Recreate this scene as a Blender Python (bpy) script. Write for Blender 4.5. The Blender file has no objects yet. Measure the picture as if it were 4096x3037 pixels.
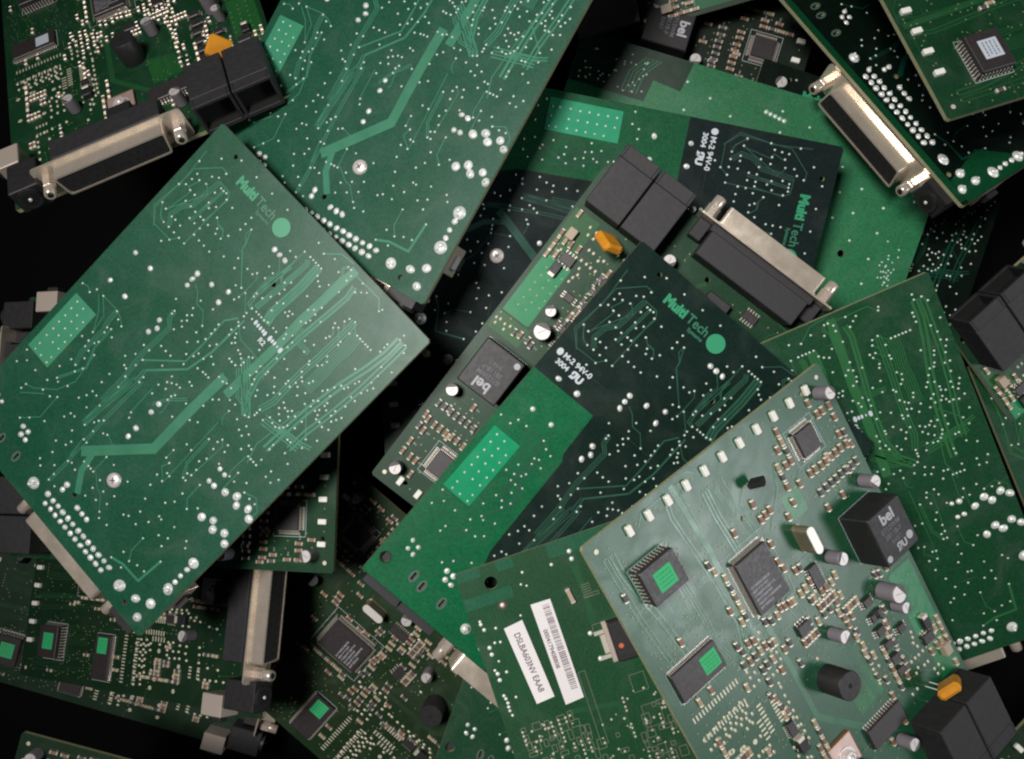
import bpy, bmesh, math, random
from mathutils import Matrix, Vector
S = 0.000165            # one layout unit in metres (0.165 mm)
VIAS=[(22,158),(34,147),(50,149),(65,149),(59,172),(76,172),(92,173),(36,130),(50,120),(67,115),(66,95),(79,86),(99,98),(107,98),(115,97),(125,106),(95,114),(100,138),(109,146),(119,133),(147,109),(22,211),(38,215),(60,217),(71,216),(88,217),(55,238),(71,237),(88,237),(105,237),(92,255),(80,270),(122,237),(92,191),(108,191),(108,172),(118,172),(133,172),(125,190),(125,208),(142,209),(158,209),(176,209),(137,147),(154,163),(159,173),(175,172),(193,112),(193,94),(207,193),(190,27),(239,27),(270,287),(237,294),(236,317),(237,337),(245,329),(237,354),(245,345),(246,362),(278,328),(278,347),(194,331),(210,359),(210,351),(237,379),(302,300),(304,313),(304,325),(303,342),(295,358),(278,376),(329,332),(320,345),(212,451),(229,450),(242,424),(257,424),(272,423),(212,478),(198,498),(233,475),(230,494),(274,451),(306,414),(211,513),(219,515),(230,528),(261,499),(262,513),(235,555),(306,451),(307,467),(316,461),(315,479),(326,455),(336,454),(297,485),(300,508),(335,481),(340,473),(335,492),(200,576),(200,551),(199,605),(195,621),(212,605),(186,638),(295,395),(310,386),(314,374),(330,374),(339,358),(354,366),(335,397),(349,394),(357,393),(366,393),(343,430),(352,432),(382,375),(395,376),(406,418),(416,408),(13,462),(39,463),(47,447),(68,446),(115,446),(130,456),(146,461),(133,482),(124,486),(127,498),(147,493),(107,517),(95,541),(113,537),(127,531),(132,522),(116,551),(129,552),(145,549),(134,570),(113,594),(129,595),(147,588),(138,606),(104,624),(118,646),(126,650),(105,666),(149,640),(113,688),(135,686),(149,674),(75,709),(73,723),(69,672),(39,672),(23,691),(22,656),(54,54),(21,92),(90,26),(85,69),(37,114),(140,27),(193,128),(211,111),(183,156),(233,173),(242,193),(264,174),(280,174),(286,165),(295,137),(311,141),(306,160),(305,82),(323,82),(329,61),(346,60),(355,60),(363,60),(371,60),(380,60),(362,35),(387,26),(338,27),(385,76),(394,83),(404,88),(420,17),(428,17),(437,26),(437,39),(412,39),(416,72),(442,67),(399,121),(344,136),(354,126),(354,146),(352,160),(343,178),(332,193),(316,204),(316,195),(297,212),(293,228),(289,239),(283,211),(270,216),(466,19),(467,43),(477,34),(486,26),(531,34),(534,27),(362,177),(373,168),(439,115),(421,139),(430,130),(439,135),(365,196),(394,170),(403,169),(389,178),(399,179),(427,167),(437,161),(440,151),(458,137),(482,117),(486,126),(494,118),(494,100),(498,89),(511,85),(493,144),(490,152),(519,110),(534,101),(543,101),(551,101),(559,101),(566,101),(575,101),(462,188),(482,180),(477,205),(518,135),(519,143),(592,89),(592,77),(592,68),(604,43),(604,31),(620,43),(629,56),(414,198),(423,208),(435,200),(426,218),(445,210),(445,224),(445,257),(457,246),(405,272),(331,224),(343,222),(351,222),(359,222),(368,222),(377,219),(394,219),(404,220),(347,239),(329,239),(330,248),(330,265),(336,270),(347,264),(330,287),(344,285),(348,293),(334,298),(351,306),(356,300),(372,306),(381,308),(389,313),(399,315),(399,323),(390,332),(379,333),(371,332),(399,299),(406,294),(431,294),(433,308),(428,323),(441,322),(445,333),(451,290),(451,297),(477,256),(470,288),(499,210),(503,216),(519,176),(527,184),(524,196),(518,204),(503,237),(511,245),(518,250),(531,242),(534,233),(496,279),(496,271),(507,277),(510,262),(519,265),(483,301),(491,311),(502,303),(485,324),(462,333),(468,344),(540,262),(531,278),(580,151),(616,109),(639,101),(624,127),(624,146),(635,151),(629,163),(624,176),(601,172),(604,163),(596,188),(592,196),(583,196),(576,209),(569,223),(563,232),(582,228),(615,197),(626,197),(588,242),(571,253),(563,260),(568,272),(581,272),(586,264),(588,250),(597,254),(555,278),(521,309),(531,315),(522,324),(540,315),(546,308),(531,333),(549,322),(559,311),(542,341),(515,367),(522,352),(534,356),(544,357),(552,352),(557,345),(561,336),(576,328),(577,308),(591,274),(595,282),(604,281),(615,284),(629,278),(612,254),(612,241),(621,262),(626,252),(631,241),(620,219),(480,389),(489,385),(495,373),(495,366),(495,357),(474,407),(499,402),(493,419),(506,423),(515,410),(582,356),(590,355),(609,327),(628,311),(616,345),(532,426),(525,443),(541,427),(568,386),(569,398),(434,391),(449,389),(449,408),(418,372),(404,372),(165,732),(118,770),(134,753),(191,691),(197,675),(208,673),(214,639),(233,614),(295,571),(300,582),(368,509),(370,467),(401,442),(401,485),(417,475),(238,668),(250,648),(255,638),(263,629),(226,698),(262,663),(282,649),(291,644),(215,741),(238,730),(242,716),(259,691),(269,691),(227,764),(216,795),(228,805),(251,780),(267,750),(276,746),(294,723),(292,751),(308,722),(316,722),(325,722),(324,678),(348,677),(264,794),(264,811),(284,811),(349,723),(349,747),(372,734),(396,678),(349,771),(373,759),(397,722),(397,746),(397,770),(406,780),(429,777),(440,733),(450,726),(474,726),(462,700),(491,701),(450,673),(437,644),(421,578),(434,581),(421,555),(432,618),(446,599),(454,600),(450,619),(433,525),(449,526),(478,529),(486,513),(487,546),(478,566),(487,562),(478,579),(486,579),(515,562),(501,603),(501,628),(488,645),(531,618),(547,599),(460,481),(478,471),(482,460),(499,459),(482,488),(504,474),(499,675),(507,676),(539,665),(527,703),(546,692),(548,714),(579,665),(588,677),(507,734),(497,787),(539,783),(520,791),(559,780),(517,814),(486,816),(570,738),(556,482),(563,501),(584,483),(548,501),(513,500),(604,443),(604,427),(628,427),(620,444),(618,390),(598,379),(547,442),(555,442),(563,442),(572,442),(572,426),(595,500),(612,501),(628,500)]
HDR_VIAS=[(33,498),(33,518),(54,499),(34,539),(54,519),(33,559),(54,538),(75,519),(34,579),(54,559),(75,539),(33,600),(54,580),(75,559),(34,624),(55,600),(75,579),(35,640),(75,600),(55,640),(76,625),(76,641)]
JOINTS=[(55,329,6.2),(104,328,6.2),(55,411,6.2),(105,411,6.2),(190,260,6.2),(190,276,6.2),(191,293,6.2),(230,253,6.2),(268,237,6.2),(268,268,6.2),(199,389,6.2),(208,405,6.2),(199,424,6.2),(278,104,6.2),(294,104,6.2),(311,104,6.2),(327,537,6.2),(327,513,6.2),(327,586,6.2),(327,611,6.2),(522,506,6.2),(538,507,6.2),(523,541,6.2),(538,540,6.2),(623,705,6.2),(622,725,6.2),(623,743,6.2),(137,777,6.2),(154,777,6.2),(146,793,6.2),(162,794,6.2),(295,853,6.6),(313,852,6.6),(330,853,6.6),(348,853,6.6),(365,853,6.6),(383,853,6.6),(400,853,6.6),(418,853,6.6),(436,853,6.6),(453,853,6.6),(471,853,6.6),(489,853,6.6),(285,834,6.6),(304,835,6.6),(321,834,6.6),(338,835,6.6),(356,835,6.6),(373,835,6.6),(392,835,6.6),(409,834,6.6),(426,835,6.6),(444,835,6.6),(462,835,6.6),(480,834,6.6),(498,835,6.6),(302,802,6.6),(302,787,6.6),(355,803,6.6),(372,804,6.6),(388,804,6.6),(565,531,9),(589,518,9),(602,532,9),(625,518,9),(641,531,9),(566,605,9),(589,591,9),(602,605,9),(625,591,9),(641,606,9),(244,843,12.5),(542,843,12.5),(623,685,12.5),(623,765,12.5),(587,834,10),(618,816,10),(618,858,10),(43,774,5.5),(61,778,5.5),(46,793,5.5),(62,796,5.5)]
TRACES=[(22,1,0,[(273,713),(387,586),(387,471),(391,364)]),(20,1,0,[(420,391),(424,293),(427,217),(426,166),(436,10)]),(15,1,0,[(294,688),(304,741),(333,782)]),(9,1,0,[(489,815),(515,806),(564,804),(570,736)]),(3,1,0,[(22,158),(12,229),(40,256),(92,254),(105,237)]),(2.6,1,0,[(22,211),(39,234),(55,238)]),(2.6,1,0,[(44,260),(17,228),(25,110),(69,66),(89,67)]),(2.6,1,0,[(24,156),(17,66)]),(2.6,1,0,[(41,212),(54,148)]),(2.6,1,0,[(47,239),(27,218),(24,208)]),(2.6,3,6,[(70,234),(55,217),(61,186),(78,167),(87,91)]),(2.6,1,0,[(86,90),(119,91),(128,106),(120,172)]),(2.6,1,0,[(52,149),(42,147),(53,119)]),(2.6,2,5,[(102,137),(98,165),(107,101)]),(2.6,1,0,[(138,146),(150,157),(165,156)]),(2.6,1,0,[(40,213),(85,128),(68,113)]),(3,1,0,[(125,106),(122,237)]),(3,2,6,[(107,98),(97,194)]),(3,1,0,[(138,147),(148,155),(165,155),(176,168)]),(3,1,0,[(210,111),(209,126),(225,141),(226,154),(283,211)]),(3,1,0,[(286,165),(295,176),(293,227)]),(3,1,0,[(297,211),(323,237),(325,243)]),(3,1,0,[(328,86),(328,132),(341,145)]),(3,1,0,[(298,107),(318,127),(314,167),(316,204)]),(3,1,0,[(203,278),(219,286),(236,305),(257,305),(278,328)]),(3,3,6,[(210,351),(213,370),(228,384),(223,467),(229,529),(228,603)]),(3,1,0,[(260,498),(238,668),(230,654),(247,512)]),(3.5,2,7,[(265,506),(262,622),(264,686),(267,760),(265,812)]),(3.5,4,6,[(243,525),(234,667)]),(6,1,0,[(233,475),(305,406),(307,352),(305,285),(324,259)]),(8,1,0,[(253,486),(320,415),(333,351),(337,253)]),(5,2,8,[(254,518),(253,486)]),(3,1,0,[(57,451),(83,475),(107,516)]),(3,1,0,[(68,446),(100,475),(106,511)]),(3,1,0,[(68,446),(110,444),(133,450),(146,461)]),(3,3,6,[(115,446),(116,476),(122,499),(119,568),(129,595)]),(3,2,5,[(133,482),(134,537),(152,581),(118,646)]),(3,1,0,[(75,709),(94,702),(136,664),(155,620),(145,549)]),(3,1,0,[(13,462),(26,457),(39,463)]),(3,1,0,[(334,268),(359,287),(395,287),(435,290),(457,309)]),(3,3,6,[(316,204),(316,177),(314,147)]),(4,1,0,[(329,61),(326,123),(337,140)]),(5,3,6,[(346,67),(352,77),(336,217)]),(11,3,10,[(375,62),(376,117),(370,199),(375,225)]),(4,2,6,[(420,17),(414,28),(425,40),(423,146),(422,170)]),(4,1,0,[(362,35),(392,8),(425,4)]),(9,2,10,[(458,36),(463,62),(458,114),(453,159),(449,195),(445,251),(444,313),(458,359),(480,389)]),(5,3,8,[(511,85),(511,116),(508,187),(503,240),(504,324),(494,357)]),(3,6,6.5,[(534,101),(537,134),(533,171),(536,198),(535,255)]),(10,2,14,[(604,43),(604,85),(597,131),(582,198),(569,288),(564,358),(562,405)]),(7,2,12,[(620,43),(620,81),(617,171),(610,246),(599,317),(597,368)]),(4,1,0,[(531,34),(513,16),(476,17),(435,18)]),(6,4,8,[(396,306),(482,387)]),(4,2,7,[(398,332),(440,374),(468,377),(489,386)]),(4,3,6,[(440,173),(441,191),(456,200),(487,200)]),(5,2,8,[(550,356),(607,341),(631,332)]),(4,1,0,[(557,276),(609,327)]),(4,1,0,[(494,118),(510,133)]),(4,1,0,[(486,126),(496,136),(496,147)]),(4,1,0,[(494,100),(506,114),(505,131)]),(4,1,0,[(511,85),(529,102)]),(4,1,0,[(283,211),(226,153),(222,136),(211,111)]),(5,2,8,[(331,224),(319,222),(317,195),(329,103)]),(5,4,9,[(515,365),(591,351),(611,349)]),(4,1,0,[(557,297),(541,411),(555,454)]),(3,1,0,[(449,442),(453,620),(427,598),(434,581)]),(3,2,6,[(460,481),(462,552),(478,579)]),(3,1,0,[(482,460),(493,470),(487,562)]),(3,1,0,[(449,409),(448,427),(460,439)]),(3,1,0,[(515,562),(516,602),(531,618)]),(3,1,0,[(556,482),(556,530)]),(3,1,0,[(544,443),(542,492),(548,501)]),(3,1,0,[(421,555),(421,578)]),(3,1,0,[(507,734),(507,771),(520,791)]),(3,1,0,[(327,716),(357,739),(373,743),(397,771)]),(3,1,0,[(324,678),(325,722)]),(3,2,6,[(259,691),(263,738)]),(3,1,0,[(293,502),(293,573)]),(3,1,0,[(336,469),(345,518),(340,525)]),(3,1,0,[(595,500),(621,489),(643,506),(643,530)]),(3,1,0,[(293,643),(315,650)]),(3,2,6,[(366,459),(335,491),(316,524)]),(3,1,0,[(149,675),(151,733),(118,770)]),(3,1,0,[(122,691),(78,732)])]
CHIPS=[(176,176,1),(142,174,1),(127,174,1),(109,176,1),(94,176,1),(78,175,1),(63,175,1),(47,174,1),(28,176,1),(35,149,1),(26,113,1),(26,86,1),(71,54,1),(62,85,1),(47,85,1),(187,91,1),(186,127,1),(93,257,1),(210,198,1),(140,257,1),(296,145,1),(294,181,1),(281,179,1),(267,177,1),(235,215,1),(362,166,1),(300,234,1),(305,272,1),(140,221,0),(122,220,0),(105,220,0),(90,220,0),(74,219,0),(59,219,0),(41,220,0),(25,219,0),(278,312,1),(291,358,2),(276,356,2),(323,357,1),(337,353,1),(314,358,2),(379,358,0),(361,358,2),(303,415,0),(284,430,2),(265,427,0),(247,427,0),(226,426,1),(209,421,2),(226,466,1),(207,474,1),(214,509,0),(215,543,2),(203,576,2),(218,579,0),(202,640,0),(206,678,1),(206,710,1),(207,742,1),(199,379,2),(110,443,0),(98,448,0),(128,516,0),(416,388,1),(431,389,2),(447,390,0),(461,391,1),(478,388,0),(383,423,1),(366,420,0),(415,421,2),(432,421,0),(446,423,0),(365,470,0),(494,427,2),(446,452,0),(409,452,1),(441,525,1),(445,562,0),(459,478,0),(257,757,1),(266,314,0),(434,363,1),(448,359,1),(467,364,0),(451,488,1),(449,511,0),(451,531,2),(525,691,0),(525,720,2),(223,483,1),(221,518,2),(220,558,2),(219,619,0),(232,448,2),(245,386,1),(259,352,1),(321,321,0),(339,320,1),(20,736,2),(14,680,1),(15,659,1),(15,644,2),(15,625,2),(32,636,2),(47,637,0),(62,637,1),(31,670,2),(46,671,1),(66,673,1),(142,654,0),(140,638,0),(143,617,0),(142,591,0),(141,564,0),(140,545,1),(140,526,0),(63,444,0),(78,447,1),(52,223,0),(18,182,1),(21,153,0)]
PADS=[(478,405),(477,419),(463,417),(478,438),(463,436),(430,449),(428,471),(399,435),(428,480),(429,500),(428,517),(428,537),(428,554),(427,572),(442,589),(427,588),(426,606),(458,589),(459,608),(443,622),(441,641),(511,458),(525,459),(542,460),(559,460),(575,461),(510,478),(525,477),(541,479),(558,478),(574,479),(590,481),(518,493),(534,494),(517,526),(509,555),(508,572),(528,554),(540,555),(257,379),(256,398),(224,378),(222,400),(52,650),(35,650),(70,652),(158,715),(141,714),(78,711),(63,711),(409,407),(400,418),(325,492),(218,603),(219,638),(202,606),(547,564),(514,561),(545,583),(529,575),(544,599),(528,594),(513,596),(546,624),(530,618),(513,619),(422,371),(414,360),(418,449),(435,548),(434,570),(435,591),(433,613),(449,636),(450,656),(465,598),(465,619),(459,688),(462,714),(585,670),(584,692),(584,709),(583,729),(583,753),(556,697),(557,731),(623,448),(608,447),(594,445),(580,443),(565,442),(551,443),(537,444),(522,442),(620,472),(608,471),(594,467),(578,472),(563,470),(549,469),(535,470),(521,468),(522,486),(566,667),(547,666),(528,665),(511,663),(85,686),(97,686),(85,658),(99,658),(115,679),(125,686),(111,657),(124,657),(92,641),(98,628),(93,617),(91,605),(12,447),(22,449),(17,436),(36,446),(49,449),(41,435),(57,727),(75,726)]
BIGPADS=[(533,526),(560,518),(584,506),(589,505),(565,518),(624,509),(602,521),(588,587),(563,600),(623,591),(601,602)]
SOTS=[(160,475),(160,513),(162,546),(160,582),(160,617),(160,648)]
POSES={'A':([0.6859, -0.705, 0.18, -0.713, -0.7006, -0.0269, 0.1451, -0.1099, -0.9833],[-609.3, 540.4, 65.3]),
'B':([0.8278, -0.4877, 0.2773, -0.4849, -0.8706, -0.0836, 0.2822, -0.0653, -0.9571],[-288.5, 1237.7, -3.6]),
'C':([0.7587, -0.6498, -0.0467, -0.6502, -0.7597, 0.0069, -0.04, 0.0251, -0.9989],[268.0, 287.4, 103.5]),
'D':([-0.187, -0.9824, -0.0038, -0.9619, 0.1823, 0.2038, -0.1995, 0.0418, -0.979],[722.5, 505.4, 0.6]),
'E':([0.8924, 0.4395, 0.1026, 0.4014, -0.8767, 0.265, 0.2064, -0.1953, -0.9588],[278.2, -38.7, -29.5]),
'G':([0.5598, -0.8188, -0.1268, -0.8013, -0.4961, -0.3344, 0.211, 0.2888, -0.9338],[1308.0, 1322.7, -321.5]),
'M':([-0.768, 0.4784, 0.4258, -0.5092, -0.8594, 0.0471, 0.3884, -0.1806, 0.9036],[619.9, 34.5, 139.3]),
'TL':([-0.9201, 0.334, -0.2048, -0.3917, -0.7763, 0.4939, 0.0059, 0.5346, 0.8451],[-778.1, 1309.0, -477.8]),
'C2':([0.7938, 0.6067, -0.0427, -0.608, 0.7932, -0.0332, 0.0137, 0.0523, 0.9985],[-314.6, -209.5, -49.4]),
'S':([0.3279, 0.9442, 0.0318, -0.9072, 0.3053, 0.2894, 0.2635, -0.1238, 0.9567],[613.9, 1082.4, 85.4]),
'N':([0.0168, -0.9569, -0.29, 0.9943, -0.0145, 0.1054, -0.1051, -0.2902, 0.9512],[-390.8, -424.8, -11.0]),
'P':([-0.646, 0.7544, -0.1166, -0.7445, -0.6564, -0.1219, -0.1685, 0.0081, 0.9857],[-391.4, -225.3, -272.8]),
'O':([-0.0569, 0.8851, -0.462, -0.983, 0.0311, 0.1808, 0.1744, 0.4644, 0.8683],[-1326.5, -178.3, -659.4]),
'X':([0.7416, -0.6462, 0.1805, 0.6709, 0.7123, -0.2062, 0.0046, 0.274, 0.9617],[1553.0, -516.9, -320.3]),
'H':([-0.2497, -0.9585, -0.1374, 0.9389, -0.2049, -0.2765, 0.2368, -0.198, 0.9512],[1036.7, 992.1, -58.9]),
'J':([0.2964, -0.9544, -0.0353, 0.9548, 0.2953, 0.0332, -0.0213, -0.0436, 0.9988],[685.5, 663.0, -242.7]),
'R':([0.9426, -0.3327, 0.0263, -0.3334, -0.9425, 0.0252, 0.0164, -0.0325, -0.9993],[117.7, -32.5, -42.4]),
'Z':([0.0651, 0.9979, 0.0007, -0.9979, 0.0651, 0.0005, 0.0005, -0.0007, 1.0],[-338.6, 442.5, -159.8]),
'Q':([-0.2561, 0.9666, -0.0035, -0.9666, -0.256, 0.0153, 0.0139, 0.0073, 0.9999],[-1150.4, -827.3, -158.2]),
'V':([-0.2737, 0.9618, -0.0066, -0.9617, -0.2738, -0.0124, -0.0138, 0.003, 0.9999],[-1417.8, -210.6, -636.9]),
'BR':([-0.69, 0.7238, 0.0055, -0.7238, -0.69, -0.0045, 0.0005, -0.0071, 1.0],[1351.5, -600.7, -107.2]),
'Y':([0.9255, 0.3786, 0.0, 0.3786, -0.9255, 0.0, 0.0, 0.0, -1.0],[1072.8, 32.7, -160.0]),
'W':([0.9479, -0.3187, 0.0, -0.3187, -0.9479, 0.0, 0.0, 0.0, -1.0],[606.9, 772.7, -210.0]),
'K':([0.317, 0.9483, 0.0177, -0.9483, 0.3166, 0.0212, 0.0145, -0.0235, 0.9996],[-114.9, -389.4, 170.7]),
'I':([-0.3106, -0.9464, 0.0882, -0.9483, 0.3149, 0.0399, -0.0655, -0.0712, -0.9953],[1022.6, 549.5, -123.4])}
EXTRA=[(624,125,0),(570,263,1),(439,199,2),(445,182,0),(449,283,1),(437,317,2),(472,348,0),(563,378,1),(595,381,2),(245,410,0),(425,225,2),(425,247,0),(425,269,1),(425,291,2),(425,313,0),(300,291,1),(348,350,1),(393,350,0),(214,385,2),(232,385,1),(268,385,2),(277,385,0),(221,410,2),(230,410,0),(239,410,1),(248,410,2),(257,410,0),(266,410,1),(299,445,0),(308,445,1),(317,445,2),(326,445,0),(335,445,1),(180,455,2),(189,455,0),(198,455,1),(207,455,2),(216,455,0),(395,395,2),(404,395,0),(520,560,2),(556,560,0),(565,560,1),(87,170,2),(170,60,1),(170,82,2),(170,104,0),(170,126,1),(205,120,2),(205,142,0),(205,164,1),(400,590,2),(400,612,0),(400,634,1),(400,656,2),(400,678,0),(415,640,1),(415,662,2),(415,684,0),(415,706,1),(150,560,2),(150,582,0),(150,648,0),(150,670,1),(176,590,2),(176,612,0),(176,634,1),(176,656,2),(176,678,0),(600,470,1),(600,492,2),(600,514,0),(600,536,1),(600,558,2),(600,580,0),(590,530,1),(581,530,2),(572,530,0),(563,530,1),(554,530,2),(600,600,0),(591,600,1),(582,600,2),(573,600,0),(600,700,1),(591,700,2)]
ZF = 740.0              # height of the camera-plane datum above the table, in units
DC = 2000.0             # camera height above the datum
W, H, TH = 650.0, 885.0, 10.0
sc = bpy.context.scene
random.seed(7)
# ---------------------------------------------------------------- camera, world, lamps, exposure
cam_d = bpy.data.cameras.new('camera'); cam = bpy.data.objects.new('camera', cam_d)
sc.collection.objects.link(cam); sc.camera = cam
cam.location = (0, 0, (DC + ZF) * S)
cam_d.sensor_width = 36.0; cam_d.sensor_fit = 'HORIZONTAL'
cam_d.lens = 18.0 / (1114.0 / DC)
cam_d.clip_start = 0.005; cam_d.clip_end = 50
world = bpy.data.worlds.new('World'); sc.world = world; world.use_nodes = True
world.node_tree.nodes['Background'].inputs[0].default_value = (0.55, 0.62, 0.7, 1)
world.node_tree.nodes['Background'].inputs[1].default_value = 0.016
AIM = (0.03, 0.0)
def area(name, loc, size, power, col, spread=180):
    d = bpy.data.lights.new(name, 'AREA'); d.shape = 'RECTANGLE'; d.size = size[0]; d.size_y = size[1]
    d.energy = power; d.color = col
    o = bpy.data.objects.new(name, d); sc.collection.objects.link(o)
    o.location = loc
    d.spread = math.radians(spread)
    o.rotation_euler = (Vector((AIM[0], AIM[1], 0.12)) - Vector(loc)).to_track_quat('-Z', 'Y').to_euler()
area('ceiling_lamp', (-0.33, 0.17, 1.08), (0.24, 0.24), 1.05, (1.0, 0.97, 0.93), 50)
area('window_light', (1.45, -0.18, 0.95), (0.48, 0.42), 0.85, (0.94, 0.97, 1.0), 60)
sc.view_settings.view_transform = 'Standard'; sc.view_settings.look = 'None'
sc.view_settings.exposure = 0.0; sc.view_settings.gamma = 1.0
sc.cycles.pixel_filter_type = 'BLACKMAN_HARRIS'; sc.cycles.filter_width = 2.2
# ---------------------------------------------------------------- materials
def mat(name, col, rough=0.5, metal=0.0, spec=0.5, noise=0.0, nscale=300, bump=0.0, coat=0.0):
    m = bpy.data.materials.new(name); m.use_nodes = True
    nt = m.node_tree; b = nt.nodes['Principled BSDF']
    b.inputs['Base Color'].default_value = (*col, 1); b.inputs['Roughness'].default_value = rough
    b.inputs['Metallic'].default_value = metal; b.inputs['Specular IOR Level'].default_value = spec
    b.inputs['Coat Weight'].default_value = coat
    if noise or bump:
        tc = nt.nodes.new('ShaderNodeTexCoord'); n = nt.nodes.new('ShaderNodeTexNoise')
        n.inputs['Scale'].default_value = nscale; n.inputs['Detail'].default_value = 5
        nt.links.new(tc.outputs['Object'], n.inputs['Vector'])
        if noise:
            mx = nt.nodes.new('ShaderNodeMix'); mx.data_type = 'RGBA'
            mx.inputs[6].default_value = (*[max(0, c * (1 - noise)) for c in col], 1)
            mx.inputs[7].default_value = (*[min(1, c * (1 + noise)) for c in col], 1)
            nt.links.new(n.outputs['Fac'], mx.inputs[0]); nt.links.new(mx.outputs[2], b.inputs['Base Color'])
            mr = nt.nodes.new('ShaderNodeMapRange'); mr.inputs[3].default_value = max(0.05, rough - 0.12); mr.inputs[4].default_value = rough + 0.12
            nt.links.new(n.outputs['Fac'], mr.inputs[0]); nt.links.new(mr.outputs[0], b.inputs['Roughness'])
        if bump:
            bp = nt.nodes.new('ShaderNodeBump'); bp.inputs['Strength'].default_value = bump; bp.inputs['Distance'].default_value = 0.0002
            nt.links.new(n.outputs['Fac'], bp.inputs['Height']); nt.links.new(bp.outputs[0], b.inputs['Normal'])
    return m
def mask_mat(name, col, col2, rough=0.3, dust=0.0, spec=0.5):
    """solder mask over glass fibre: two greens in soft patches, fine grain, smears and dust"""
    m = bpy.data.materials.new(name); m.use_nodes = True
    nt = m.node_tree; b = nt.nodes['Principled BSDF']; L = nt.links.new; N = nt.nodes.new
    tc = N('ShaderNodeTexCoord')
    n1 = N('ShaderNodeTexNoise'); n1.inputs['Scale'].default_value = 28; n1.inputs['Detail'].default_value = 4
    n2 = N('ShaderNodeTexNoise'); n2.inputs['Scale'].default_value = 1400; n2.inputs['Detail'].default_value = 2
    n3 = N('ShaderNodeTexNoise'); n3.inputs['Scale'].default_value = 60; n3.inputs['Detail'].default_value = 8; n3.inputs['Distortion'].default_value = 1.5
    for n in (n1, n2, n3): L(tc.outputs['Object'], n.inputs['Vector'])
    r1 = N('ShaderNodeMapRange'); r1.inputs[1].default_value = 0.35; r1.inputs[2].default_value = 0.68; L(n1.outputs['Fac'], r1.inputs[0])
    mx = N('ShaderNodeMix'); mx.data_type = 'RGBA'; mx.inputs[6].default_value = (*col, 1); mx.inputs[7].default_value = (*col2, 1)
    L(r1.outputs[0], mx.inputs[0])
    g = N('ShaderNodeMix'); g.data_type = 'RGBA'; g.blend_type = 'MULTIPLY'; g.inputs[0].default_value = 1.0
    gr = N('ShaderNodeMapRange'); gr.inputs[1].default_value = 0.25; gr.inputs[2].default_value = 0.75; gr.inputs[3].default_value = 0.72; gr.inputs[4].default_value = 1.3
    L(n2.outputs['Fac'], gr.inputs[0]); L(mx.outputs[2], g.inputs[6]); L(gr.outputs[0], g.inputs[7])
    d = N('ShaderNodeMix'); d.data_type = 'RGBA'; d.inputs[7].default_value = (0.16, 0.17, 0.15, 1)
    dr = N('ShaderNodeMapRange'); dr.inputs[1].default_value = 0.52; dr.inputs[2].default_value = 0.8; dr.inputs[4].default_value = dust
    L(n3.outputs['Fac'], dr.inputs[0]); mp = N('ShaderNodeMapping'); mp.inputs['Rotation'].default_value = (0, 0, 0.7); mp.inputs['Scale'].default_value = (30, 900, 30)
    n4 = N('ShaderNodeTexNoise'); n4.inputs['Scale'].default_value = 1.0; n4.inputs['Detail'].default_value = 3; n4.inputs['Distortion'].default_value = 0.4
    L(tc.outputs['Object'], mp.inputs['Vector']); L(mp.outputs[0], n4.inputs['Vector'])
    sr = N('ShaderNodeMapRange'); sr.inputs[1].default_value = 0.68; sr.inputs[2].default_value = 0.76; sr.inputs[4].default_value = 0.12 + dust
    L(n4.outputs['Fac'], sr.inputs[0])
    ad = N('ShaderNodeMath'); ad.operation = 'ADD'; ad.use_clamp = True; L(dr.outputs[0], ad.inputs[0]); L(sr.outputs[0], ad.inputs[1])
    L(ad.outputs[0], d.inputs[0]); L(g.outputs[2], d.inputs[6]); L(d.outputs[2], b.inputs['Base Color'])
    rr = N('ShaderNodeMapRange'); rr.inputs[3].default_value = rough - 0.08; rr.inputs[4].default_value = rough + 0.18
    L(n3.outputs['Fac'], rr.inputs[0]); L(rr.outputs[0], b.inputs['Roughness'])
    b.inputs['Specular IOR Level'].default_value = spec
    bp = N('ShaderNodeBump'); bp.inputs['Strength'].default_value = 0.5; bp.inputs['Distance'].default_value = 0.0002
    L(n1.outputs['Fac'], bp.inputs['Height']); L(bp.outputs[0], b.inputs['Normal'])
    return m
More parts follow.
